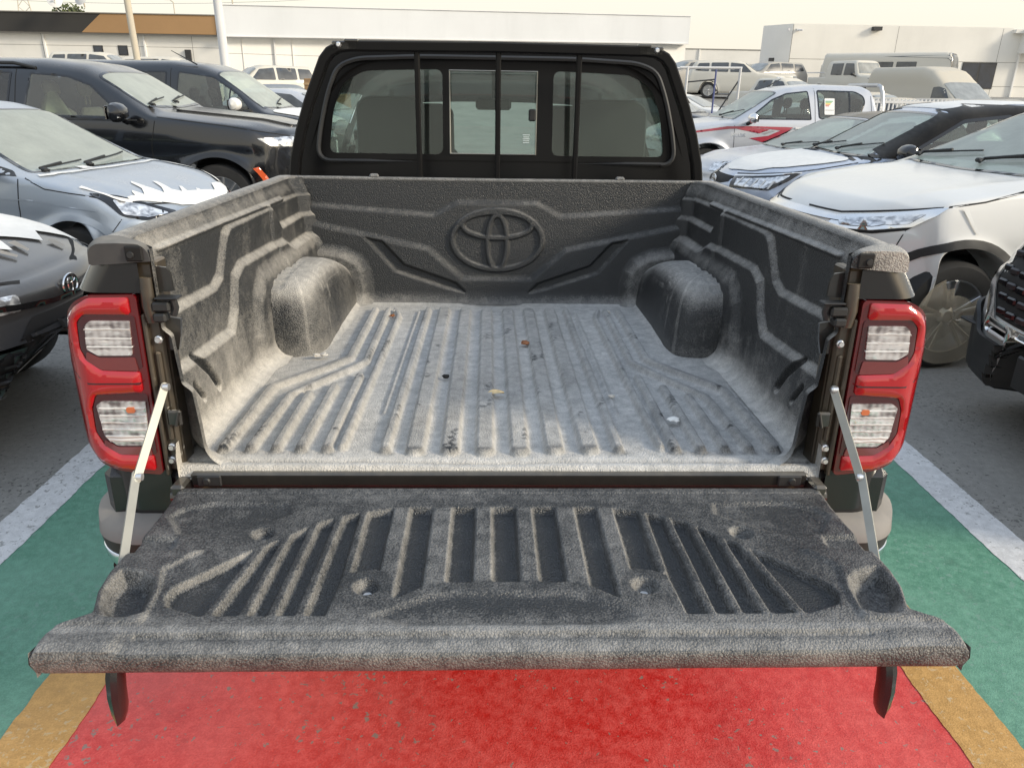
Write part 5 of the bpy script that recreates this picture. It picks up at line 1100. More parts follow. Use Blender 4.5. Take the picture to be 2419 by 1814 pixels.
for s in (-1, 1):
    C.window('front_window', 'side', [(-.42, 1.22), (-.62, 1.45), (-1.05, 1.73), (-1.62, 1.80), (-1.66, 1.23)], s, glass='glass_side', border=.02); C.window('rear_window', 'side', [(-1.82, 1.24), (-1.80, 1.80), (-2.9, 1.79), (-2.9, 1.24)], s, glass='glass_dark', border=.02)
    C.line('window_post', 'side', [(-.80, 1.22), (-.78, 1.56)], .025, 'frit', .008, s)
    C.line('door_seam', 'side', [(-1.74, 1.84), (-1.74, .45)], .008, sd=s)
    if s < 0: mirror(C, -.62, 1.15, 1.33, s, 'plastic', 'film', 1.3)
    C.patch('headlight', 50*s, rpoly(P2(50*s, [(.55, s*.88, .95), (.7, s*.80, .84), (.88, s*.6, .84), (.84, s*.66, .94)]), .02, 3), 'headlamp', .008, res=.03)
    for xa in (0, -3.2): C.wheel(xa, s, 'silver_rim', 10)
C.patch('hood_film', 'top', rpoly([(-.15, -.82), (-.15, .82), (.5, .78), (.74, .4), (.74, -.4), (.5, -.78)], .1), 'film', .010, res=.06)
b = MB(); b.tube([(-1.35, -.62, 1.90), (-1.75, -.60, 2.10)], [.012, .005], 6); b.build('aerial', 'plastic', C.root)
wiper(C, (-.32, -.05), (-.45, .60)); interior(C, zs=.62, zf=.5, x0=-.95); C.finish()
# dark saloon nose, bottom left
C = Car(suv((-2.92, 2.10), 0, 'dark_grey_saloon', 'nose of a dark grey saloon with slatted grille and scraps of white film, far left', PAINT['dark_grey'], xn=.80, R=.32, ra=.38, plan_w=.89, z0=.31,
    prof=[(.95, .58), (.86, .74), (.80, .82), (.55, .90), (.1, .98), (-.55, 1.04), (-1.3, 1.36), (-2.2, 1.45), (-3.0, 1.38), (-3.5, 1.0), (-3.6, .8)], belt=[(.95, .56), (.80, .72), (.5, .82), (-.4, .95), (-3.2, 1.0), (-3.6, .8)],
    plan=[(.95, .86), (.5, .885), (0, .89), (-2.7, .89), (-3.5, .84)], kp=.30, zm=.55, zd=.98, zcut=1.05))
C.window('windscreen', 'top', [(-.50, -.68), (-.50, .68), (-1.28, .56), (-1.28, -.56)], glass='glass', border=.04, rnd=.05)
g = C.patch('grille', 'front', rpoly([(-.38, .60), (-.30, .66), (.30, .66), (.38, .60), (.64, .40), (.60, .36), (-.60, .36), (-.64, .40)], .03), 'dark', .006, res=.03)
for k in range(7):
    z = .385+.034*k; hw_ = .60-.28*(z-.38)/.24; C.line('grille_slat', 'front', [(-hw_, z), (hw_, z)], .014, 'plastic', .014, parent=g)
C.line('grille_trim', 'front', [(-.60, .745), (-.16, .70), (0, .695), (.16, .70), (.60, .745)], .022, 'frit', .016)
C.patch('number_plate', 'front', rpoly([(-.17, .47), (-.17, .57), (.17, .57), (.17, .47)], .01), 'plastic', .03, th=.02, res=.05)
badge_ring(C, .735, .062, .048)
for s in (-1, 1):
    h = C.patch('headlight', 40*s, rpoly(P2(40*s, [(.93, s*.40, .70), (.93, s*.40, .765), (.45, s*.86, .80), (.55, s*.84, .72)]), .02, 3), 'headlamp', .010, res=.03)
    C.patch('bumper_blade', 35*s, P2(35*s, [(.93, s*.56, .63), (.62, s*.84, .56), (.58, s*.86, .40), (.82, s*.66, .38)]), PAINT['dark_grey'], .022, res=.025)
    C.line('hood_seam', 60*s, P2(60*s, [(-.4, s*.78, .96), (.3, s*.76, .90), (.7, s*.60, .835), (.85, s*.30, .80)]), .007)
    for xa in (0, -2.62): C.wheel(xa, s)
C.line('lower_lip', 'front', [(-.66, .345), (.66, .345)], .026, 'grey_plastic', .02)
rr = random.Random(11); P = [(-.45, -.75)]
for k in range(10): P.append((.45+.10*rr.random()+.12*(k % 2), -.62+.135*k))
P += [(.30, .72), (.0, .75), (-.45, .72)]
C.patch('hood_film', 'top', P, 'film', .010, res=.05)
for (x, y, a, L) in ((.60, .12, -.3, .10), (.66, .34, -.2, .07), (.60, -.06, .25, .12)):
    C.patch('film_scrap', 'top', [(x-.03, y), (x+L*cos(a)*.8, y+L*sin(a)), (x+L*cos(a)*.7, y+.03+L*sin(a)), (x-.03, y+.06)], m_plain('grey_scraps', (.28, .26, .23), .7) if rr.random() < .6 else 'film', .014, res=.02)
interior(C, zs=.42, sw=0); C.finish()
# ------------------------------------------------------------------ buildings
def m_wall(name, col, var=.05):
    b = NB(name); v = b.pos(); n = b.noise(.35, 5, .6, v); st = b.noise(1, 4, .6, b.scale(v, (1.2, 1.2, .12))); c = b.mix(b.map(n, .35, .65), tuple(x*(1-var) for x in col), tuple(min(1, x*(1+var)) for x in col))
    c = b.mix(b.map(st, .5, .8, 0, .22), c, tuple(x*.72 for x in col)); b.pri(Base_Color=c, Roughness=.8); return b.m
M['wall'] = m_wall('cream_wall_panels', (.76, .74, .69)); M['wall2'] = m_wall('pale_wall_panels', (.78, .77, .74)); M['fascia'] = m_wall('grey_white_fascia', (.62, .64, .66), .03)
M['fblack'] = m_wall('charcoal_fascia', (.036, .034, .031), .04); M['fbrown'] = m_wall('bronze_fascia', (.36, .215, .10), .06); M['joint'] = m_plain('panel_joint', (.22, .21, .19), .9)
M['winglass'] = m_plain('dark_window_glass', (.02, .028, .045), .06, coat=.5, var=.4, vs=1.5); M['alu'] = m_plain('dark_window_frame', (.03, .03, .032), .5)
M['post'] = m_wall('tan_steel_post', (.50, .45, .36), .08); M['postw'] = m_wall('white_steel_post', (.66, .66, .66), .05)
class Wall:
    """a straight facade from a to b (x,y) with height, facing the car park"""
    def __init__(s, root, a, b, z0, z1, mat='wall', depth=.3, name='wall'):
        s.a, s.b = Vector((a[0], a[1], 0)), Vector((b[0], b[1], 0)); s.d = (s.b-s.a).normalized(); s.n = Vector((s.d.y, -s.d.x, 0)); s.root = root
        if s.n.y > 0: s.n = -s.n
        s.box(name, 0, (s.b-s.a).length, z0, z1, mat, -depth, 0)
    def box(s, name, u0, u1, z0, z1, mat, n0, n1, parent=None):
        V = []
        for u in (u0, u1):
            for nn in (n0, n1):
                for z in (z0, z1): p = s.a+s.d*u+s.n*nn; V.append((p.x, p.y, z))
        return mk(name, V, [(0, 1, 3, 2), (4, 6, 7, 5), (0, 4, 5, 1), (2, 3, 7, 6), (0, 2, 6, 4), (1, 5, 7, 3)], mat, parent or s.root, smooth=False)
    def window(s, u0, u1, z0, z1, split=1):
        f = s.box('window', u0, u1, z0, z1, 'alu', -.04, .03)
        w_ = (u1-u0)/split
        for k in range(split): s.box('pane', u0+k*w_+.06, u0+(k+1)*w_-.06, z0+.06, z1-.06, 'winglass', .03, .034, f)
        return f
LB = thing('showroom_building', 'low cream building with charcoal and bronze fascia band, far left', 'building', (-20, 44, gz(44)))
LB.location = (0, 0, 0)
W1 = Wall(LB, (-60, 44.3), (-14.75, 44.3), 1.2, 4.02); u = lambda x: x+60
W1.box('parapet_coping', 0, 45.25, 3.98, 4.06, 'joint', 0, .34)
def fas(name, poly, mat): return mk(name, [(x, 43.9, z) for x, z in poly]+[(x, 44.3, z) for x, z in poly], [(0, 1, 2, 3), (7, 6, 5, 4), (0, 4, 5, 1), (1, 5, 6, 2), (2, 6, 7, 3), (3, 7, 4, 0)], mat, LB, smooth=False)
fas('fascia', [(-60, 4.06), (-22.08, 4.06), (-20.92, 4.99), (-60, 4.97)], 'fblack'); fas('fascia', [(-22.08, 4.06), (-14.88, 4.06), (-14.80, 5.00), (-20.92, 4.99)], 'fbrown')
b = MB(); b.box((-37.4, 44.05, 5.02), (45.2, .40, .05)); b.box((-14.74, 44.05, 4.52), (.06, .42, 1.02)); b.build('fascia_trim', 'joint', LB, smooth=False)
for x0, x1, z0, z1 in ((-21.79, -21.27, 3.06, 3.44), (-20.45, -19.93, 2.96, 3.46), (-40.2, -39.5, 2.9, 3.5)): W1.window(u(x0), u(x1), z0, z1)
for z in (2.2, 3.40): W1.box('panel_joint', 0, 45.2, z, z+.02, 'joint', 0, .004)
for x in (-24.5, -19.3, -16.4): W1.box('panel_joint', u(x), u(x)+.02, 1.2, 3.98, 'joint', 0, .004)
def dish(x, z, r, yaw, label):
    t = thing('satellite_dish', label, 'satellite dish', (x, 43.0, z-r), radians(yaw), 'satellite dishes on the showroom roof')
    b = MB(); b.lathe([(r*q, .28*r*q*q) for q in np.linspace(0, 1, 9)], (0, 0, 0), 'y', 28); o = b.build('dish', 'postw', t); o.location = (0, -.1, r); o.rotation_euler = (radians(-28), 0, 0)
    b = MB(); b.tube([(0, .1, r), (0, .12, -.1)], .035, 8); b.tube([(0, -.1, r*.2), (0, -.75*r, r*1.0)], .012, 6); b.box((0, -.75*r, r), (.08, .1, .08)); b.build('mast', 'post', t)
dish(-22.75, 5.52, .36, 25, 'smaller round satellite dish on the roof edge, left of the other'); dish(-21.35, 5.72, .42, -20, 'larger satellite dish beside it, cut by the top edge of the picture')
CB = thing('warehouse_building', 'long white building with plain grey-white fascia behind the pickup cab', 'building')
dirc = (Vector((13.57, 55, 0))-Vector((-14.43, 44, 0)))
W2 = Wall(CB, (-14.6, 44.2), (13.57, 55.2), 1.2, 4.6, 'wall2'); Lc = dirc.length
V = []
for (x, y, zb_, zt_) in ((-14.43, 43.7, 4.01, 5.52), (13.62, 54.7, 4.66, 6.33)):
    V += [(x, y, zb_), (x, y, zt_), (x-.1, y+.9, zb_), (x-.1, y+.9, zt_)]
mk('fascia', V, [(0, 1, 3, 2), (4, 6, 7, 5), (0, 4, 5, 1), (2, 3, 7, 6), (0, 2, 6, 4), (1, 5, 7, 3)], 'fascia', CB, smooth=False)
b = MB(); b.tube([(-14.43, 43.66, 3.99), (13.62, 54.66, 4.64)], 0, sq=(.07, .07)); b.tube([(-14.43, 43.66, 5.53), (13.62, 54.66, 6.34)], 0, sq=(.05, .05)); b.build('fascia_trim', 'postw', CB)
for uu in (.9, 3.6, 6.2, 9, 12, 15, 18, 21, 24, 27): W2.box('panel_joint', uu, uu+.05, 1.2, 3.95, 'wall', 0, .05)
for z in (2.15, 3.15): W2.box('panel_joint', 0, 29, z, z+.02, 'joint', 0, .004)
W2.window(6.75, 7.7, 2.98, 3.38, 2); W2.window(24.2, 25.4, 2.6, 3.0, 2)
W2.box('door', 5.3, 7.2, 1.2, 2.7, 'wall', 0, .05)
FB = thing('distant_building', 'low cream building far away between the two large ones, right of the cab', 'building')
W3 = Wall(FB, (8, 80), (36, 80), 1.2, 5.5, 'wall')
for x0, x1 in ((21.0, 22.8), (24.9, 26.3)): W3.window(x0-8+.6, x1-8, 3.0, 3.95, 2)
W3.window(10.6, 12.0, 2.9, 4.2, 2); W3.box('roof_edge', 0, 28, 5.5, 5.58, 'joint', 0, .05); W3.box('panel_joint', 0, 28, 4.2, 4.23, 'joint', 0, .005)
for xx in (4, 12.9, 19.5): W3.box('downpipe', xx, xx+.10, 1.2, 5.5, 'wall2', 0, .12)
RB = thing('workshop_building', 'large plain cream building with cut corner and one dark window, far right', 'building')
W4 = Wall(RB, (17.52, 46), (80, 46), 1.2, 5.34, 'wall'); W5 = Wall(RB, (16.45, 48), (17.52, 46), 1.2, 5.34, 'wall2', name='corner_wall')
V = [(17.52, 46, 5.33), (80, 46, 5.33), (80, 80, 5.33), (16.45, 48, 5.33)]; mk('roof', V, [(0, 1, 2, 3)], 'wall2', RB, smooth=False)
wv = W4.window(27.94-17.52, 30.0-17.52, 2.02, 3.46, 2)
for z in (2.15, 3.47): W4.box('panel_joint', 0, 62, z, z+.025, 'joint', 0, .004)
W4.box('panel_joint', 0, .03, 1.2, 5.3, 'joint', 0, .006)
for xx, w_ in ((4.6, .5), (13.0, .6)): W4.box('wall_lamp', xx, xx+w_, 5.05, 5.25, 'alu' if xx < 5 else 'wall', 0, .3)
W4.box('corner_box', 13.55, 20, 3.98, 5.28, 'wall2', 0, .8); W4.box('downpipe', 13.6, 13.7, 1.2, 4.0, 'wall2', 0, .14)
W5.window(.75, 1.15, 2.75, 3.55)
for xx in (-.35, .35):
    b = MB(); b.tube([(17.52+xx*.9, 45.98-abs(xx)*.1, 5.0), (17.52+xx*1.25, 45.6, 4.98)], .05, 8); b.box((17.52+xx*.75, 45.95, 5.02), (.12, .12, .12)); b.build('security_camera', 'postw', RB)
for xx in (2.6, 7.9, 16.4, 22.5, 26.5): W2.box('downpipe', xx, xx+.09, 1.2, 3.95, 'postw', .05, .14)
for xx in (30.5, 35.6, 41.0): W1.box('downpipe', xx, xx+.08, 1.2, 3.98, 'wall2', 0, .10)
for xx in (6.2, 12.4, 20.0, 27.0): W4.box('panel_joint', xx, xx+.02, 1.2, 5.3, 'joint', 0, .004)
W2.box('wall_unit', 11.0, 11.8, 2.9, 3.4, 'postw', 0, .35); W1.box('wall_unit', 43.2, 43.5, 2.7, 3.3, 'alu', 0, .15)
# ------------------------------------------------------------------ poles, lamp, pylon, tree
def pole(x0, y, z0, x1, z1, r, mat, name, label, cat='pole'):
    b = MB(); b.tube([(x0, y, z0), (x0+(x1-x0)*.5, y, z0+(z1-z0)*.5), (x1, y, z1)], [r, r*.95, r*.85], 14); o = b.build(name, mat); return tag(o, label, cat)
p1 = pole(-11.25, 25, 0, -11.42, 9, .105, 'post', 'steel_pole', 'tan steel pole in front of the bronze fascia')
p2 = pole(-6.90, 20, 0, -6.98, 9, .115, 'postw', 'lamp_post', 'thick white pole at the left end of the grey-white fascia')
t = thing('street_lamp', 'thin distant street lamp rising above the bronze fascia', 'street lamp', (-22.98, 60, 1.7)); b = MB(); b.tube([(0, 0, 0), (0, 0, 5.3), (-.25, 0, 5.5)], [.05, .04, .03], 8); b.build('pole', 'post', t)
b = MB(); b.box((-.42, 0, 5.5), (.45, .15, .08), .02); b.build('lamp_head', 'post', t)
b = MB(); b.tube([(-18.65, 60, 1.7), (-18.75, 60, 9)], .05, 8); tag(b.build('thin_mast', 'post'), 'thin upright mast behind the bronze fascia, beside the tan pole', 'mast')
t = thing('pylon', 'faint lattice power pylon far behind the charcoal fascia', 'pylon', (-83, 150, 1.7)); b = MB()
for s in (-1, 1): b.tube([(s*2.6, 0, 0), (s*.5, 0, 16), (s*.4, 0, 24)], .09, 4)
for k in range(12):
    z = 2*k; wa = 2.6-2.1*min(1, z/16); wb_ = 2.6-2.1*min(1, (z+2)/16); b.tube([(-wa, 0, z), (wb_, 0, z+2)], .05, 4); b.tube([(wa, 0, z), (-wb_, 0, z+2)], .05, 4)
for z in (14, 17.5, 21): b.tube([(-4, 0, z), (4, 0, z)], .07, 4)
b.build('lattice', 'post', t)
wm = bpy.data.objects.new('wires', None); b = MB()
for z, zz in ((8.9, 0), (9.3, .1), (9.7, .2)): b.tube([(-60+6*k, 70, z-1.2*sin(pi*k/9)+zz) for k in range(10)], .012, 3)
tag(b.build('power_cable', 'alu'), 'thin power cables sagging across the sky, upper left', 'cable')
def foliage(name, label, x, y, z, rx, rz_, n, seed):
    t = thing(name, label, 'bush', (x, y, z)); r = np.random.default_rng(seed); V, F_ = [], []
    for i in range(n):
        d = r.normal(size=3); d /= np.linalg.norm(d); q = r.random()**.4; c = np.array([d[0]*rx*q, d[1]*rx*.6*q, rz_+d[2]*rz_*q]); a = r.normal(size=3)*.06; b_ = r.normal(size=3)*.06
        k = len(V); V += [c-a, c+b_, c+a, c-b_]; F_.append((k, k+1, k+2, k+3))
    mk('crown', V, F_, m_plain('dusty_leaves', (.10, .12, .05), .8, var=.3), t, smooth=False); b = MB(); b.tube([(0, 0, -2.5), (0, 0, rz_)], .04, 6); b.build('trunk', 'post', t)
foliage('leafy_bush', 'sparse leafy treetop showing above the roof beside the dishes', -23.6, 46, 4.9, .9, .35, 260, 3)
# ------------------------------------------------------------------ more distant vehicles, each a thing of its own
FARN = {}
def far(kind, name, label, x, y, rz, pnt, cat='car', sc_=1., hgt=1., **kw):
    z = gz(y); pg = 'glass_far'
    base = dict(name=name, label=label, cat=cat, loc=(x, y), rz=rz, paint=PAINT[pnt], group=kw.pop('group', None), xn=.8, xt=-3.55, wb=2.65, R=.33, ra=.40, z0=.25, plan_w=.89, dx=.07, na=12, ns=8, nt=18, zd=1.0, kp=.30,
        prof=[(.95, .60), (.8, .78), (.6, .88), (.1, .97), (-.5, 1.05), (-1.25, 1.38), (-1.6, 1.46), (-2.6, 1.45), (-3.15, 1.12), (-3.6, 1.05), (-3.7, .7)], belt=[(.95, .58), (.7, .78), (.1, .90), (-.5, .98), (-3.4, 1.02), (-3.7, .7)], plan=[(.95, .82), (.4, .87), (0, .89), (-2.7, .89), (-3.6, .82)])
    ws = [(-.52, -.68), (-.52, .68), (-1.28, .57), (-1.28, -.57)]; sw = [[(-.92, 1.04), (-1.45, 1.34), (-1.92, 1.38), (-1.92, 1.04)], [(-2.0, 1.04), (-2.0, 1.38), (-2.5, 1.36), (-2.85, 1.10)]]
    if kind == 'suv':
        base.update(prof=[(.95, .7), (.85, .95), (.7, 1.05), (.1, 1.14), (-.55, 1.2), (-1.15, 1.62), (-1.5, 1.72), (-3.5, 1.70), (-3.85, 1.2), (-3.95, .8)], belt=[(.95, .68), (.8, .9), (.1, 1.06), (-.5, 1.13), (-3.8, 1.18), (-3.95, .8)], xt=-3.85, wb=2.8, R=.37, ra=.44)
        ws = [(-.6, -.72), (-.6, .72), (-1.15, .62), (-1.15, -.62)]; sw = [[(-.85, 1.2), (-1.25, 1.56), (-1.85, 1.62), (-1.85, 1.2)], [(-1.95, 1.2), (-1.95, 1.62), (-2.75, 1.61), (-2.75, 1.22)], [(-2.85, 1.22), (-2.85, 1.60), (-3.35, 1.58), (-3.5, 1.26)]]
    if kind == 'van':
        base.update(prof=[(.85, .7), (.75, 1.0), (.55, 1.15), (.25, 1.27), (-.85, 2.10), (-1.3, 2.42), (-1.8, 2.55), (-4.3, 2.56), (-4.5, 2.3), (-4.6, .8)], belt=[(.85, .68), (.7, .95), (.3, 1.12), (-.2, 1.2), (-4.4, 1.25), (-4.6, .8)], xt=-4.5, wb=3.3, R=.36, ra=.42, plan_w=.97, plan=[(.9, .88), (.4, .94), (0, .96), (-4.3, .96), (-4.6, .92)], tum=.10, box=6.5)
        ws = [(.12, -.78), (.12, .78), (-.74, .74), (-.74, -.74)]; sw = [[(-.08, 1.30), (-.55, 1.80), (-.80, 1.88), (-1.05, 1.86), (-1.05, 1.30)]]
    if kind == 'bus':
        base.update(prof=[(.62, .7), (.58, 1.5), (.50, 2.3), (.35, 2.62), (.1, 2.70), (-5.8, 2.70), (-6.0, 2.5), (-6.05, .8)], belt=[(.62, .68), (.55, 1.30), (-6, 1.35), (-6.05, .8)], xt=-6.0, wb=4.0, R=.40, ra=.48, plan_w=1.03, plan=[(.7, 1.0), (-6, 1.03)], tum=.06, box=7, kp=.12, xn=.55)
        ws = None; sw = [[(-1.2-1.1*k, 1.45), (-1.2-1.1*k, 2.15), (-2.15-1.1*k, 2.15), (-2.15-1.1*k, 1.45)] for k in range(4)]
    if kind == 'pickup':
        base.update(prof=[(.95, .72), (.85, .95), (.7, 1.05), (.1, 1.13), (-.45, 1.2), (-1.1, 1.62), (-1.4, 1.74), (-2.6, 1.73), (-2.8, 1.3), (-2.9, 1.2), (-4.1, 1.2)], belt=[(.95, .7), (.8, .9), (.1, 1.05), (-.5, 1.12), (-2.7, 1.16), (-4.1, 1.19)], xt=-4.05, wb=3.0, R=.38, ra=.46, z0=.4, win=.06)
        ws = [(-.5, -.7), (-.5, .7), (-1.08, .6), (-1.08, -.6)]; sw = [[(-.75, 1.2), (-1.2, 1.58), (-1.65, 1.64), (-1.65, 1.2)], [(-1.75, 1.2), (-1.75, 1.64), (-2.45, 1.62), (-2.55, 1.25)]]
    if kind == 'truck':                                   # square-cut old style off-roader pickup
        base.update(prof=[(.82, .8), (.78, 1.12), (.72, 1.20), (.1, 1.25), (-.42, 1.28), (-.62, 1.34), (-.90, 1.90), (-1.05, 1.96), (-2.7, 1.96), (-2.78, 1.9), (-2.82, 1.2), (-4.2, 1.2)], belt=[(.82, .78), (.74, 1.08), (-.4, 1.18), (-4.2, 1.19)], xt=-4.15, wb=3.1, R=.40, ra=.48, z0=.5, plan_w=.86, plan=[(.85, .80), (0, .84), (-4.2, .84)], kp=.05, win=.03, tum=.14, box=7, hoodline=.03)
        ws = None; sw = [[(-.78, 1.28), (-1.0, 1.80), (-1.55, 1.82), (-1.55, 1.28)], [(-1.68, 1.28), (-1.68, 1.82), (-2.45, 1.82), (-2.45, 1.30)]]
    base.update(kw); S = base
    if hgt != 1: S['prof'] = [(a, q*hgt) for a, q in S['prof']]; S['belt'] = [(a, q*hgt) for a, q in S['belt']]
    C = Car(S); C.root.location = (x, y, z); C.root.scale = (sc_,)*3
    if y > 24 and y < 40: pass
    if ws: C.patch('windscreen', 'top', rpoly(ws, .05, 2), pg if False else 'glass_far', .015, res=.10)
    elif kind == 'truck': C.patch('windscreen', 'front', rpoly([(-.66, 1.36), (-.62, 1.84), (.62, 1.84), (.66, 1.36)], .05, 2), 'glass_far', .012, res=.08)
    elif kind == 'bus': C.patch('windscreen', 'front', rpoly([(-.92, 1.35), (-.90, 2.35), (.90, 2.35), (.92, 1.35)], .08, 2), 'glass_fard', .012, res=.10)
    for s in (-1, 1):
        for k, q in enumerate(sw): C.patch('side_window', 'side', rpoly([(a, c*hgt) for a, c in q], .04, 2), 'glass_fard', .012, s, res=.12)
        hz = np.interp(.55, [p[0] for p in sorted(S['belt'])], [p[1] for p in sorted(S['belt'])])
        if kind not in ('truck',): C.patch('headlight', 45*s, rpoly(P2(45*s, [(S['xn']-.02, s*S['plan_w']*.55, hz-.10), (S['xn']-.02, s*S['plan_w']*.55, hz-.0), (S['xn']-.5, s*S['plan_w']*.95, hz+.05), (S['xn']-.42, s*S['plan_w']*.93, hz-.08)]), .02, 2), 'headlamp', .015, res=.08)
        if kind in ('truck', 'van', 'pickup'): mirror(C, -.72 if kind != 'van' else -.05, 1.0, 1.32 if kind == 'truck' else 1.28, s, 'plastic')
        for xa in (0, -S['wb']): C.wheel(xa, s, 'silver_rim', 6)
    C.finish(); return C
M['glass_far'] = m_plain('dusty_far_glass', (.24, .25, .24), .25, var=.25, vs=3, coat=.4); M['glass_fard'] = m_plain('dark_far_glass', (.07, .075, .08), .18, var=.3, vs=3, coat=.4)
C = far('truck', 'utility_pickup', 'square white off-road pickup with black grille, parked high in front of the cream building', 18.55, 36.64, -72, 'dusty_white', 'pickup truck')
C.patch('grille', 'front', rpoly([(-.42, .90), (-.42, 1.10), (.42, 1.10), (.42, .90)], .02), 'dark', .02, res=.08); C.patch('grille_surround', 'front', [(-.80, .84), (-.80, 1.14), (.80, 1.14), (.80, .84)], 'dusty_trim' if False else PAINT['dusty_grey'], .012, res=.08, holes=[[(-.43, .89), (-.43, 1.11), (.43, 1.11), (.43, .89)]])
badge_ring(C, 1.0, .09, .06)
for s in (-1, 1):
    b = MB(); b.lathe([(0, -.01), (.09, -.02), (.11, 0)], (0, 0, 0), 'x', 16); o = b.build('headlight', 'headlamp', C.root); o.location = (C.S['xn']+.13, s*.55, 1.0)
    C.patch('indicator', 'front', [(s*.70, .92), (s*.70, 1.08), (s*.80, 1.08), (s*.80, .92)], 'orange_marker', .02, res=.08)
b = MB(); b.box((.98, 0, .66), (.12, 1.7, .16), .03); b.build('bumper', 'plastic', C.root)
b = MB(); b.tube([(-2.9, -.8, 1.42), (-4.15, -.8, 1.42), (-4.15, .8, 1.42), (-2.9, .8, 1.42)], .025, 6); b.build('bed_rail', 'postw', C.root)
far('bus', 'minibus', 'white minibus with dark front windscreen, behind the off-road pickup and panel van', 23.3, 39.6, -38, 'dusty_white', 'bus', hgt=.84)
far('van', 'panel_van', 'dusty high-roofed panel van parked in front of the white minibus', 16.43, 25.26, -75, 'dusty_tan', 'van')
far('pickup', 'white_pickup', 'dusty white pickup with chrome mirror, seen above the silver pickup roof', 13.25, 30.87, -60, 'dusty_white', 'pickup truck')
far('suv', 'white_suv', 'dusty white off-roader side-on behind the white tubular frame', 13.55, 37.64, -15, 'dusty_white')
far('sedan', 'white_saloon', 'white saloon between the cab and the tubular frame', 8.22, 26.2, -38, 'white_paint', hgt=1.02)
far('sedan', 'dark_saloon', 'black saloon with white hood, just right of the headboard frame', 6.42, 21.2, -38, 'gloss_black')
far('sedan', 'pale_saloon', 'pale car half hidden behind the nose of the silver pickup', 5.0, 16.4, 190, 'silver', hgt=.98)
G = 'dusty parked cars in front of the cream building'
far('sedan', 'dusty_hatchback', 'dusty car roof just left of the panel van, above the silver pickup bed', 13.26, 22.94, -62, 'dusty_tan', group=G, hgt=1.16)
far('sedan', 'dusty_saloon', 'dusty grey car in front of the panel van', 13.16, 20.94, -62, 'dusty_tan', group=G, hgt=1.06)
far('sedan', 'dusty_saloon', 'dusty grey car below the dark window of the cream building', 14.76, 21.14, -62, 'dusty_grey', group=G, hgt=1.06)
far('sedan', 'dusty_saloon', 'dusty grey car cut off by the right edge, below the cream building', 16.86, 21.54, -62, 'dusty_grey', group=G, hgt=1.06)
far('sedan', 'dusty_saloon', 'dusty pale car between the panel van and the dark window', 17.56, 26.44, -62, 'dusty_tan', group=G, hgt=1.12)
G = 'dusty off-roaders in the far row right of the cab'
for i, (x, y) in enumerate(((9.2, 41.5), (11.4, 42), (13.8, 42.5), (16.0, 43))): far('suv', 'dusty_suv', 'dusty off-roader in the far row in front of the distant building', x, y, 270 if i % 2 else 200, 'dusty_white' if i % 2 else 'dusty_grey', group=G)
# left background
far('suv', 'white_suv', 'cream boxy off-roader seen from behind at the foot of the white pole', -10.6, 31.0, 215, 'dusty_white', hgt=1.08)
far('suv', 'dusty_suv', 'cream roof showing above the black van, beside the tan pole', -15.2, 34.5, 0, 'dusty_white', hgt=1.08)
far('suv', 'dusty_suv', 'cream roof showing above the black van, between the two poles', -11.6, 33.0, 0, 'dusty_white', hgt=1.08)
far('sedan', 'dark_suv', 'dark small car standing in front of a brown crate, left of the cab', -5.4, 21.2, -60, 'dark_grey', hgt=1.12)
far('sedan', 'silver_car', 'silver car with sloping windscreen between the black van and the pickup cab', -2.75, 16.4, -6, 'silver', hgt=1.06)
t = thing('wooden_crate', 'brown wooden crate by the white wall, left of the cab', 'crate', (-5.0, 23.5, 0)); b = MB(); b.box((0, 0, .9), (1.2, 1.0, 1.8), .01); b.build('box', m_plain('brown_wood', (.30, .19, .10), .8, var=.2), t)
b = MB()
for k in range(6): b.box((0, -.51, .15+.3*k), (1.22, .02, .06))
b.build('slats', m_plain('pale_wood', (.40, .28, .16), .8, var=.2), t)
# white tubular frame with bracing, and the mesh-sided cage beside the silver pickup
t = thing('tubular_frame', 'white tubular frame with blue post and diagonal braces, behind the silver pickup', 'frame', (7.4, 25, 0))
for x in (-.95, .80): b = MB(); b.tube([(x, 0, 0), (x, 0, 2.36)], .045, 8); b.build('post', 'postw', t)
b = MB(); b.tube([(-1.2, 0, 2.34), (.85, 0, 2.36)], .035, 8); b.tube([(-1.2, .8, 2.34), (.85, .8, 2.36)], .03, 8); b.build('rail', 'postw', t)
b = MB(); b.tube([(0, 0, 0), (0, 0, 2.3)], .03, 8); b.build('post', m_plain('blue_steel', (.08, .10, .25), .5), t)
for p, q in (((-.95, 1.5), (-.5, .9)), ((.15, .9), (.80, 2.0)), ((-.95, 1.9), (.0, 2.0))): b = MB(); b.tube([(p[0], .02, p[1]), (q[0], .02, q[1])], .025, 6); b.build('brace', 'alu', t)
t = thing('mesh_cage', 'white mesh panel behind the bed of the silver pickup', 'mesh panel', (11.2, 19, 0)); b = MB()
for k in range(26): b.box((-1.3+.105*k, 0, .9), (.035, .03, 1.25))
for z in (.35, 1.0, 1.45): b.box((0, 0, z), (2.8, .05, .06))
b.build('mesh', 'postw', t, smooth=False)
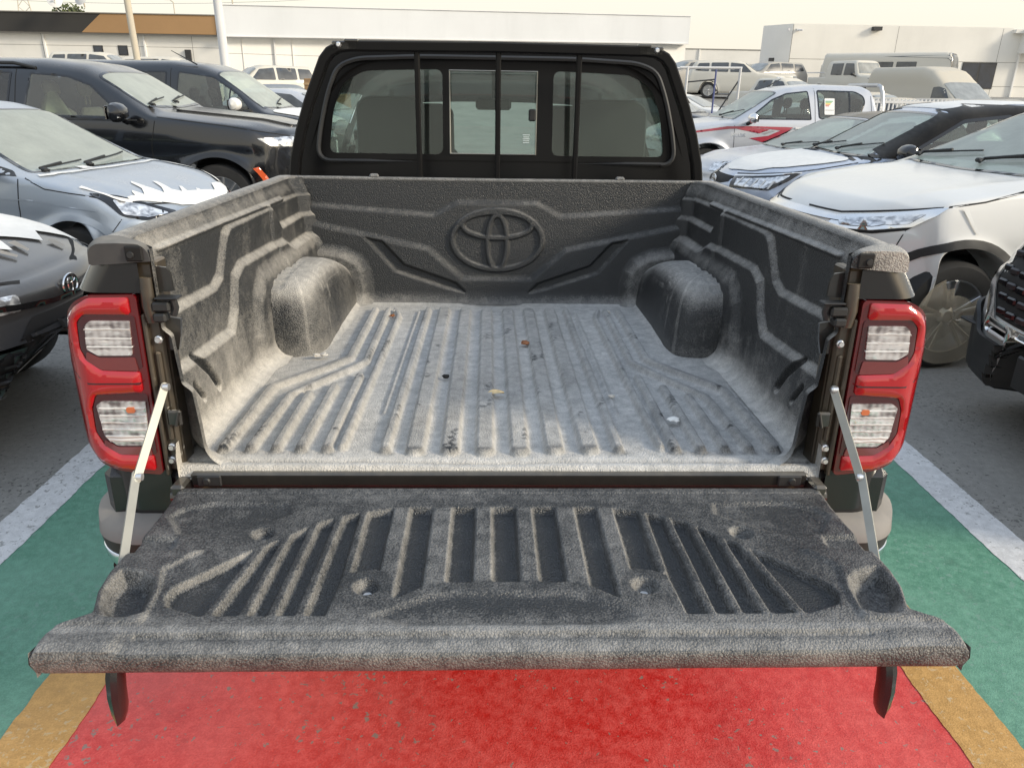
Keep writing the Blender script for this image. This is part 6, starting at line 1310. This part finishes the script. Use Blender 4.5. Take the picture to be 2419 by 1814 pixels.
# ------------------------------------------------------------------ bits lying on the bed floor
def stone(name, label, x, y, z, r, mat, seed, flat_=.6, group=None):
    rg = np.random.default_rng(seed); bm = bmesh.new(); bmesh.ops.create_icosphere(bm, subdivisions=2, radius=1)
    for v in bm.verts: v.co = Vector((v.co.x*r*1.2, v.co.y*r, v.co.z*r*flat_))*(1+.22*rg.normal())
    V = [v.co[:] for v in bm.verts]; F_ = [[v.index for v in f.verts] for f in bm.faces]; bm.free()
    o = mk(name, V, F_, mat, smooth=False); p = TILT @ Vector((x, y, z)); o.location = p; return tag(o, label, 'stone' if name == 'pebble' else name.replace('_', ' '), group)
M['stone'] = m_plain('pale_stone', (.55, .52, .47), .8, var=.25, vs=60); M['stoneb'] = m_plain('brown_stone', (.30, .12, .05), .7, var=.3, vs=60); M['leafm'] = m_plain('dry_leaf', (.72, .55, .30), .7, var=.2, vs=60)
G = 'pebbles scattered on the bed floor'
for n_, (lab, x, y, r, m_) in enumerate((('pale pebble left of a twin beside the left wheel box', -.562, .735, .010, 'stone'), ('pale pebble right of its twin beside the left wheel box', -.540, .738, .010, 'stone'),
        ('small reddish pebble near the front left of the floor ribs', -.385, 1.20, .008, 'stoneb'), ('white pebble at the front left end of the ribs', -.385, 1.265, .007, 'stone'),
        ('brown pebble in mid floor, right of centre', .088, .875, .012, 'stoneb'), ('white pebble at the front right end of the ribs', .418, 1.27, .009, 'stone'),
        ('small pale pebble among dust on the right half of the floor', .30, .40, .008, 'stone'), ('tiny dark pebble near the rear lip, left of centre', -.155, .55, .008, 'dark'))):
    stone('pebble', lab, x, y, FZ+.012, r, m_, n_+1, group=G)
stone('paper_scrap', 'small white scrap lying on the right rear floor', .43, .235, FZ+.016, .012, 'paper', 21, .35)
V = []; n = 9
for i in range(n):
    t_ = i/(n-1); w_ = .012*sin(pi*min(1, t_*1.02)+.02)+.0008
    V += [(-.026+.052*t_, -w_, .004+.006*sin(pi*t_)), (-.026+.052*t_, 0, .001+.004*sin(pi*t_)), (-.026+.052*t_, w_, .006+.006*sin(pi*t_))]
o = mk('leaf', V, [(3*i+j, 3*i+j+1, 3*i+j+4, 3*i+j+3) for i in range(n-1) for j in range(2)], 'leafm'); o.location = TILT @ Vector((-.014, .415, FZ+.008)); o.rotation_euler = (0, 0, .35); tag(o, 'curled tan dry leaf lying in mid floor near the rear', 'leaf')
# ------------------------------------------------------------------ front half of the black pickup (cab sides, hood, wheels)
C = Car(dict(name='front_half', label='x', cat='x', loc=(0, 0), rz=0, paint=M['black_paint'], xn=.80, xt=-2.655, wb=3.15, R=.385, ra=.46, z0=.42, plan_w=.90, dx=.05, zd=1.12, zcut=1.22, kp=.30, win=.06, flare=.03, tum=.40, rct=.02, kt=0., cab=(-.6, -2.60),
    prof=[(.95, .72), (.86, .92), (.76, 1.02), (.5, 1.10), (-.42, 1.20), (-1.15, 1.64), (-1.4, 1.72), (-1.9, 1.775), (-2.7, 1.775)], belt=[(.95, .70), (.76, .92), (.4, 1.02), (-.3, 1.13), (-2.7, 1.17)], plan=[(.95, .84), (.4, .88), (0, .90), (-2.0, .89), (-2.7, .87)]))
C.cut |= C.C[:, 0] < -2.657
C.window('windscreen', 'top', [(-.44, -.70), (-.44, .70), (-1.14, .60), (-1.14, -.60)], glass='glass_clean', border=.03, rnd=.05)
for s in (-1, 1):
    C.window('front_window', 'side', [(-.68, 1.215), (-.84, 1.34), (-1.08, 1.50), (-1.30, 1.60), (-1.66, 1.645), (-1.72, 1.215)], s, border=.02, rnd=.03)
    C.window('rear_door_window', 'side', [(-1.84, 1.235), (-1.80, 1.66), (-2.40, 1.65), (-2.52, 1.58), (-2.45, 1.24)], s, border=.02, rnd=.05)
    C.line('door_seam', 'side', [(-1.77, 1.68), (-1.78, 1.1), (-1.80, .5)], .008, sd=s); C.line('door_seam', 'side', [(-.42, 1.12), (-.44, .5)], .008, sd=s)
    C.patch('headlight', 50*s, rpoly(P2(50*s, [(.86, s*.40, .84), (.86, s*.40, .93), (.25, s*.86, .99), (.50, s*.78, .84)]), .012, 3), 'headlamp', .008, res=.03)
    for xa in (0, -3.15): C.wheel(xa, s, 'dark_rim', 6)
C.patch('grille', 'front', rpoly([(-.42, .60), (-.46, .92), (.46, .92), (.42, .60)], .04), 'dark', .006)
C.finish()
MV = Matrix.Translation((0, 4.32, 0)) @ Matrix.Rotation(pi/2, 4, 'Z')
for ch in list(C.root.children):
    base_m = MV @ ch.matrix_basis
    for g in ch.children: g.data.transform(base_m); g.matrix_basis = Matrix.Identity(4)
    ch.data.transform(base_m); ch.matrix_basis = Matrix.Identity(4); ch.parent = T
bpy.data.objects.remove(C.root)
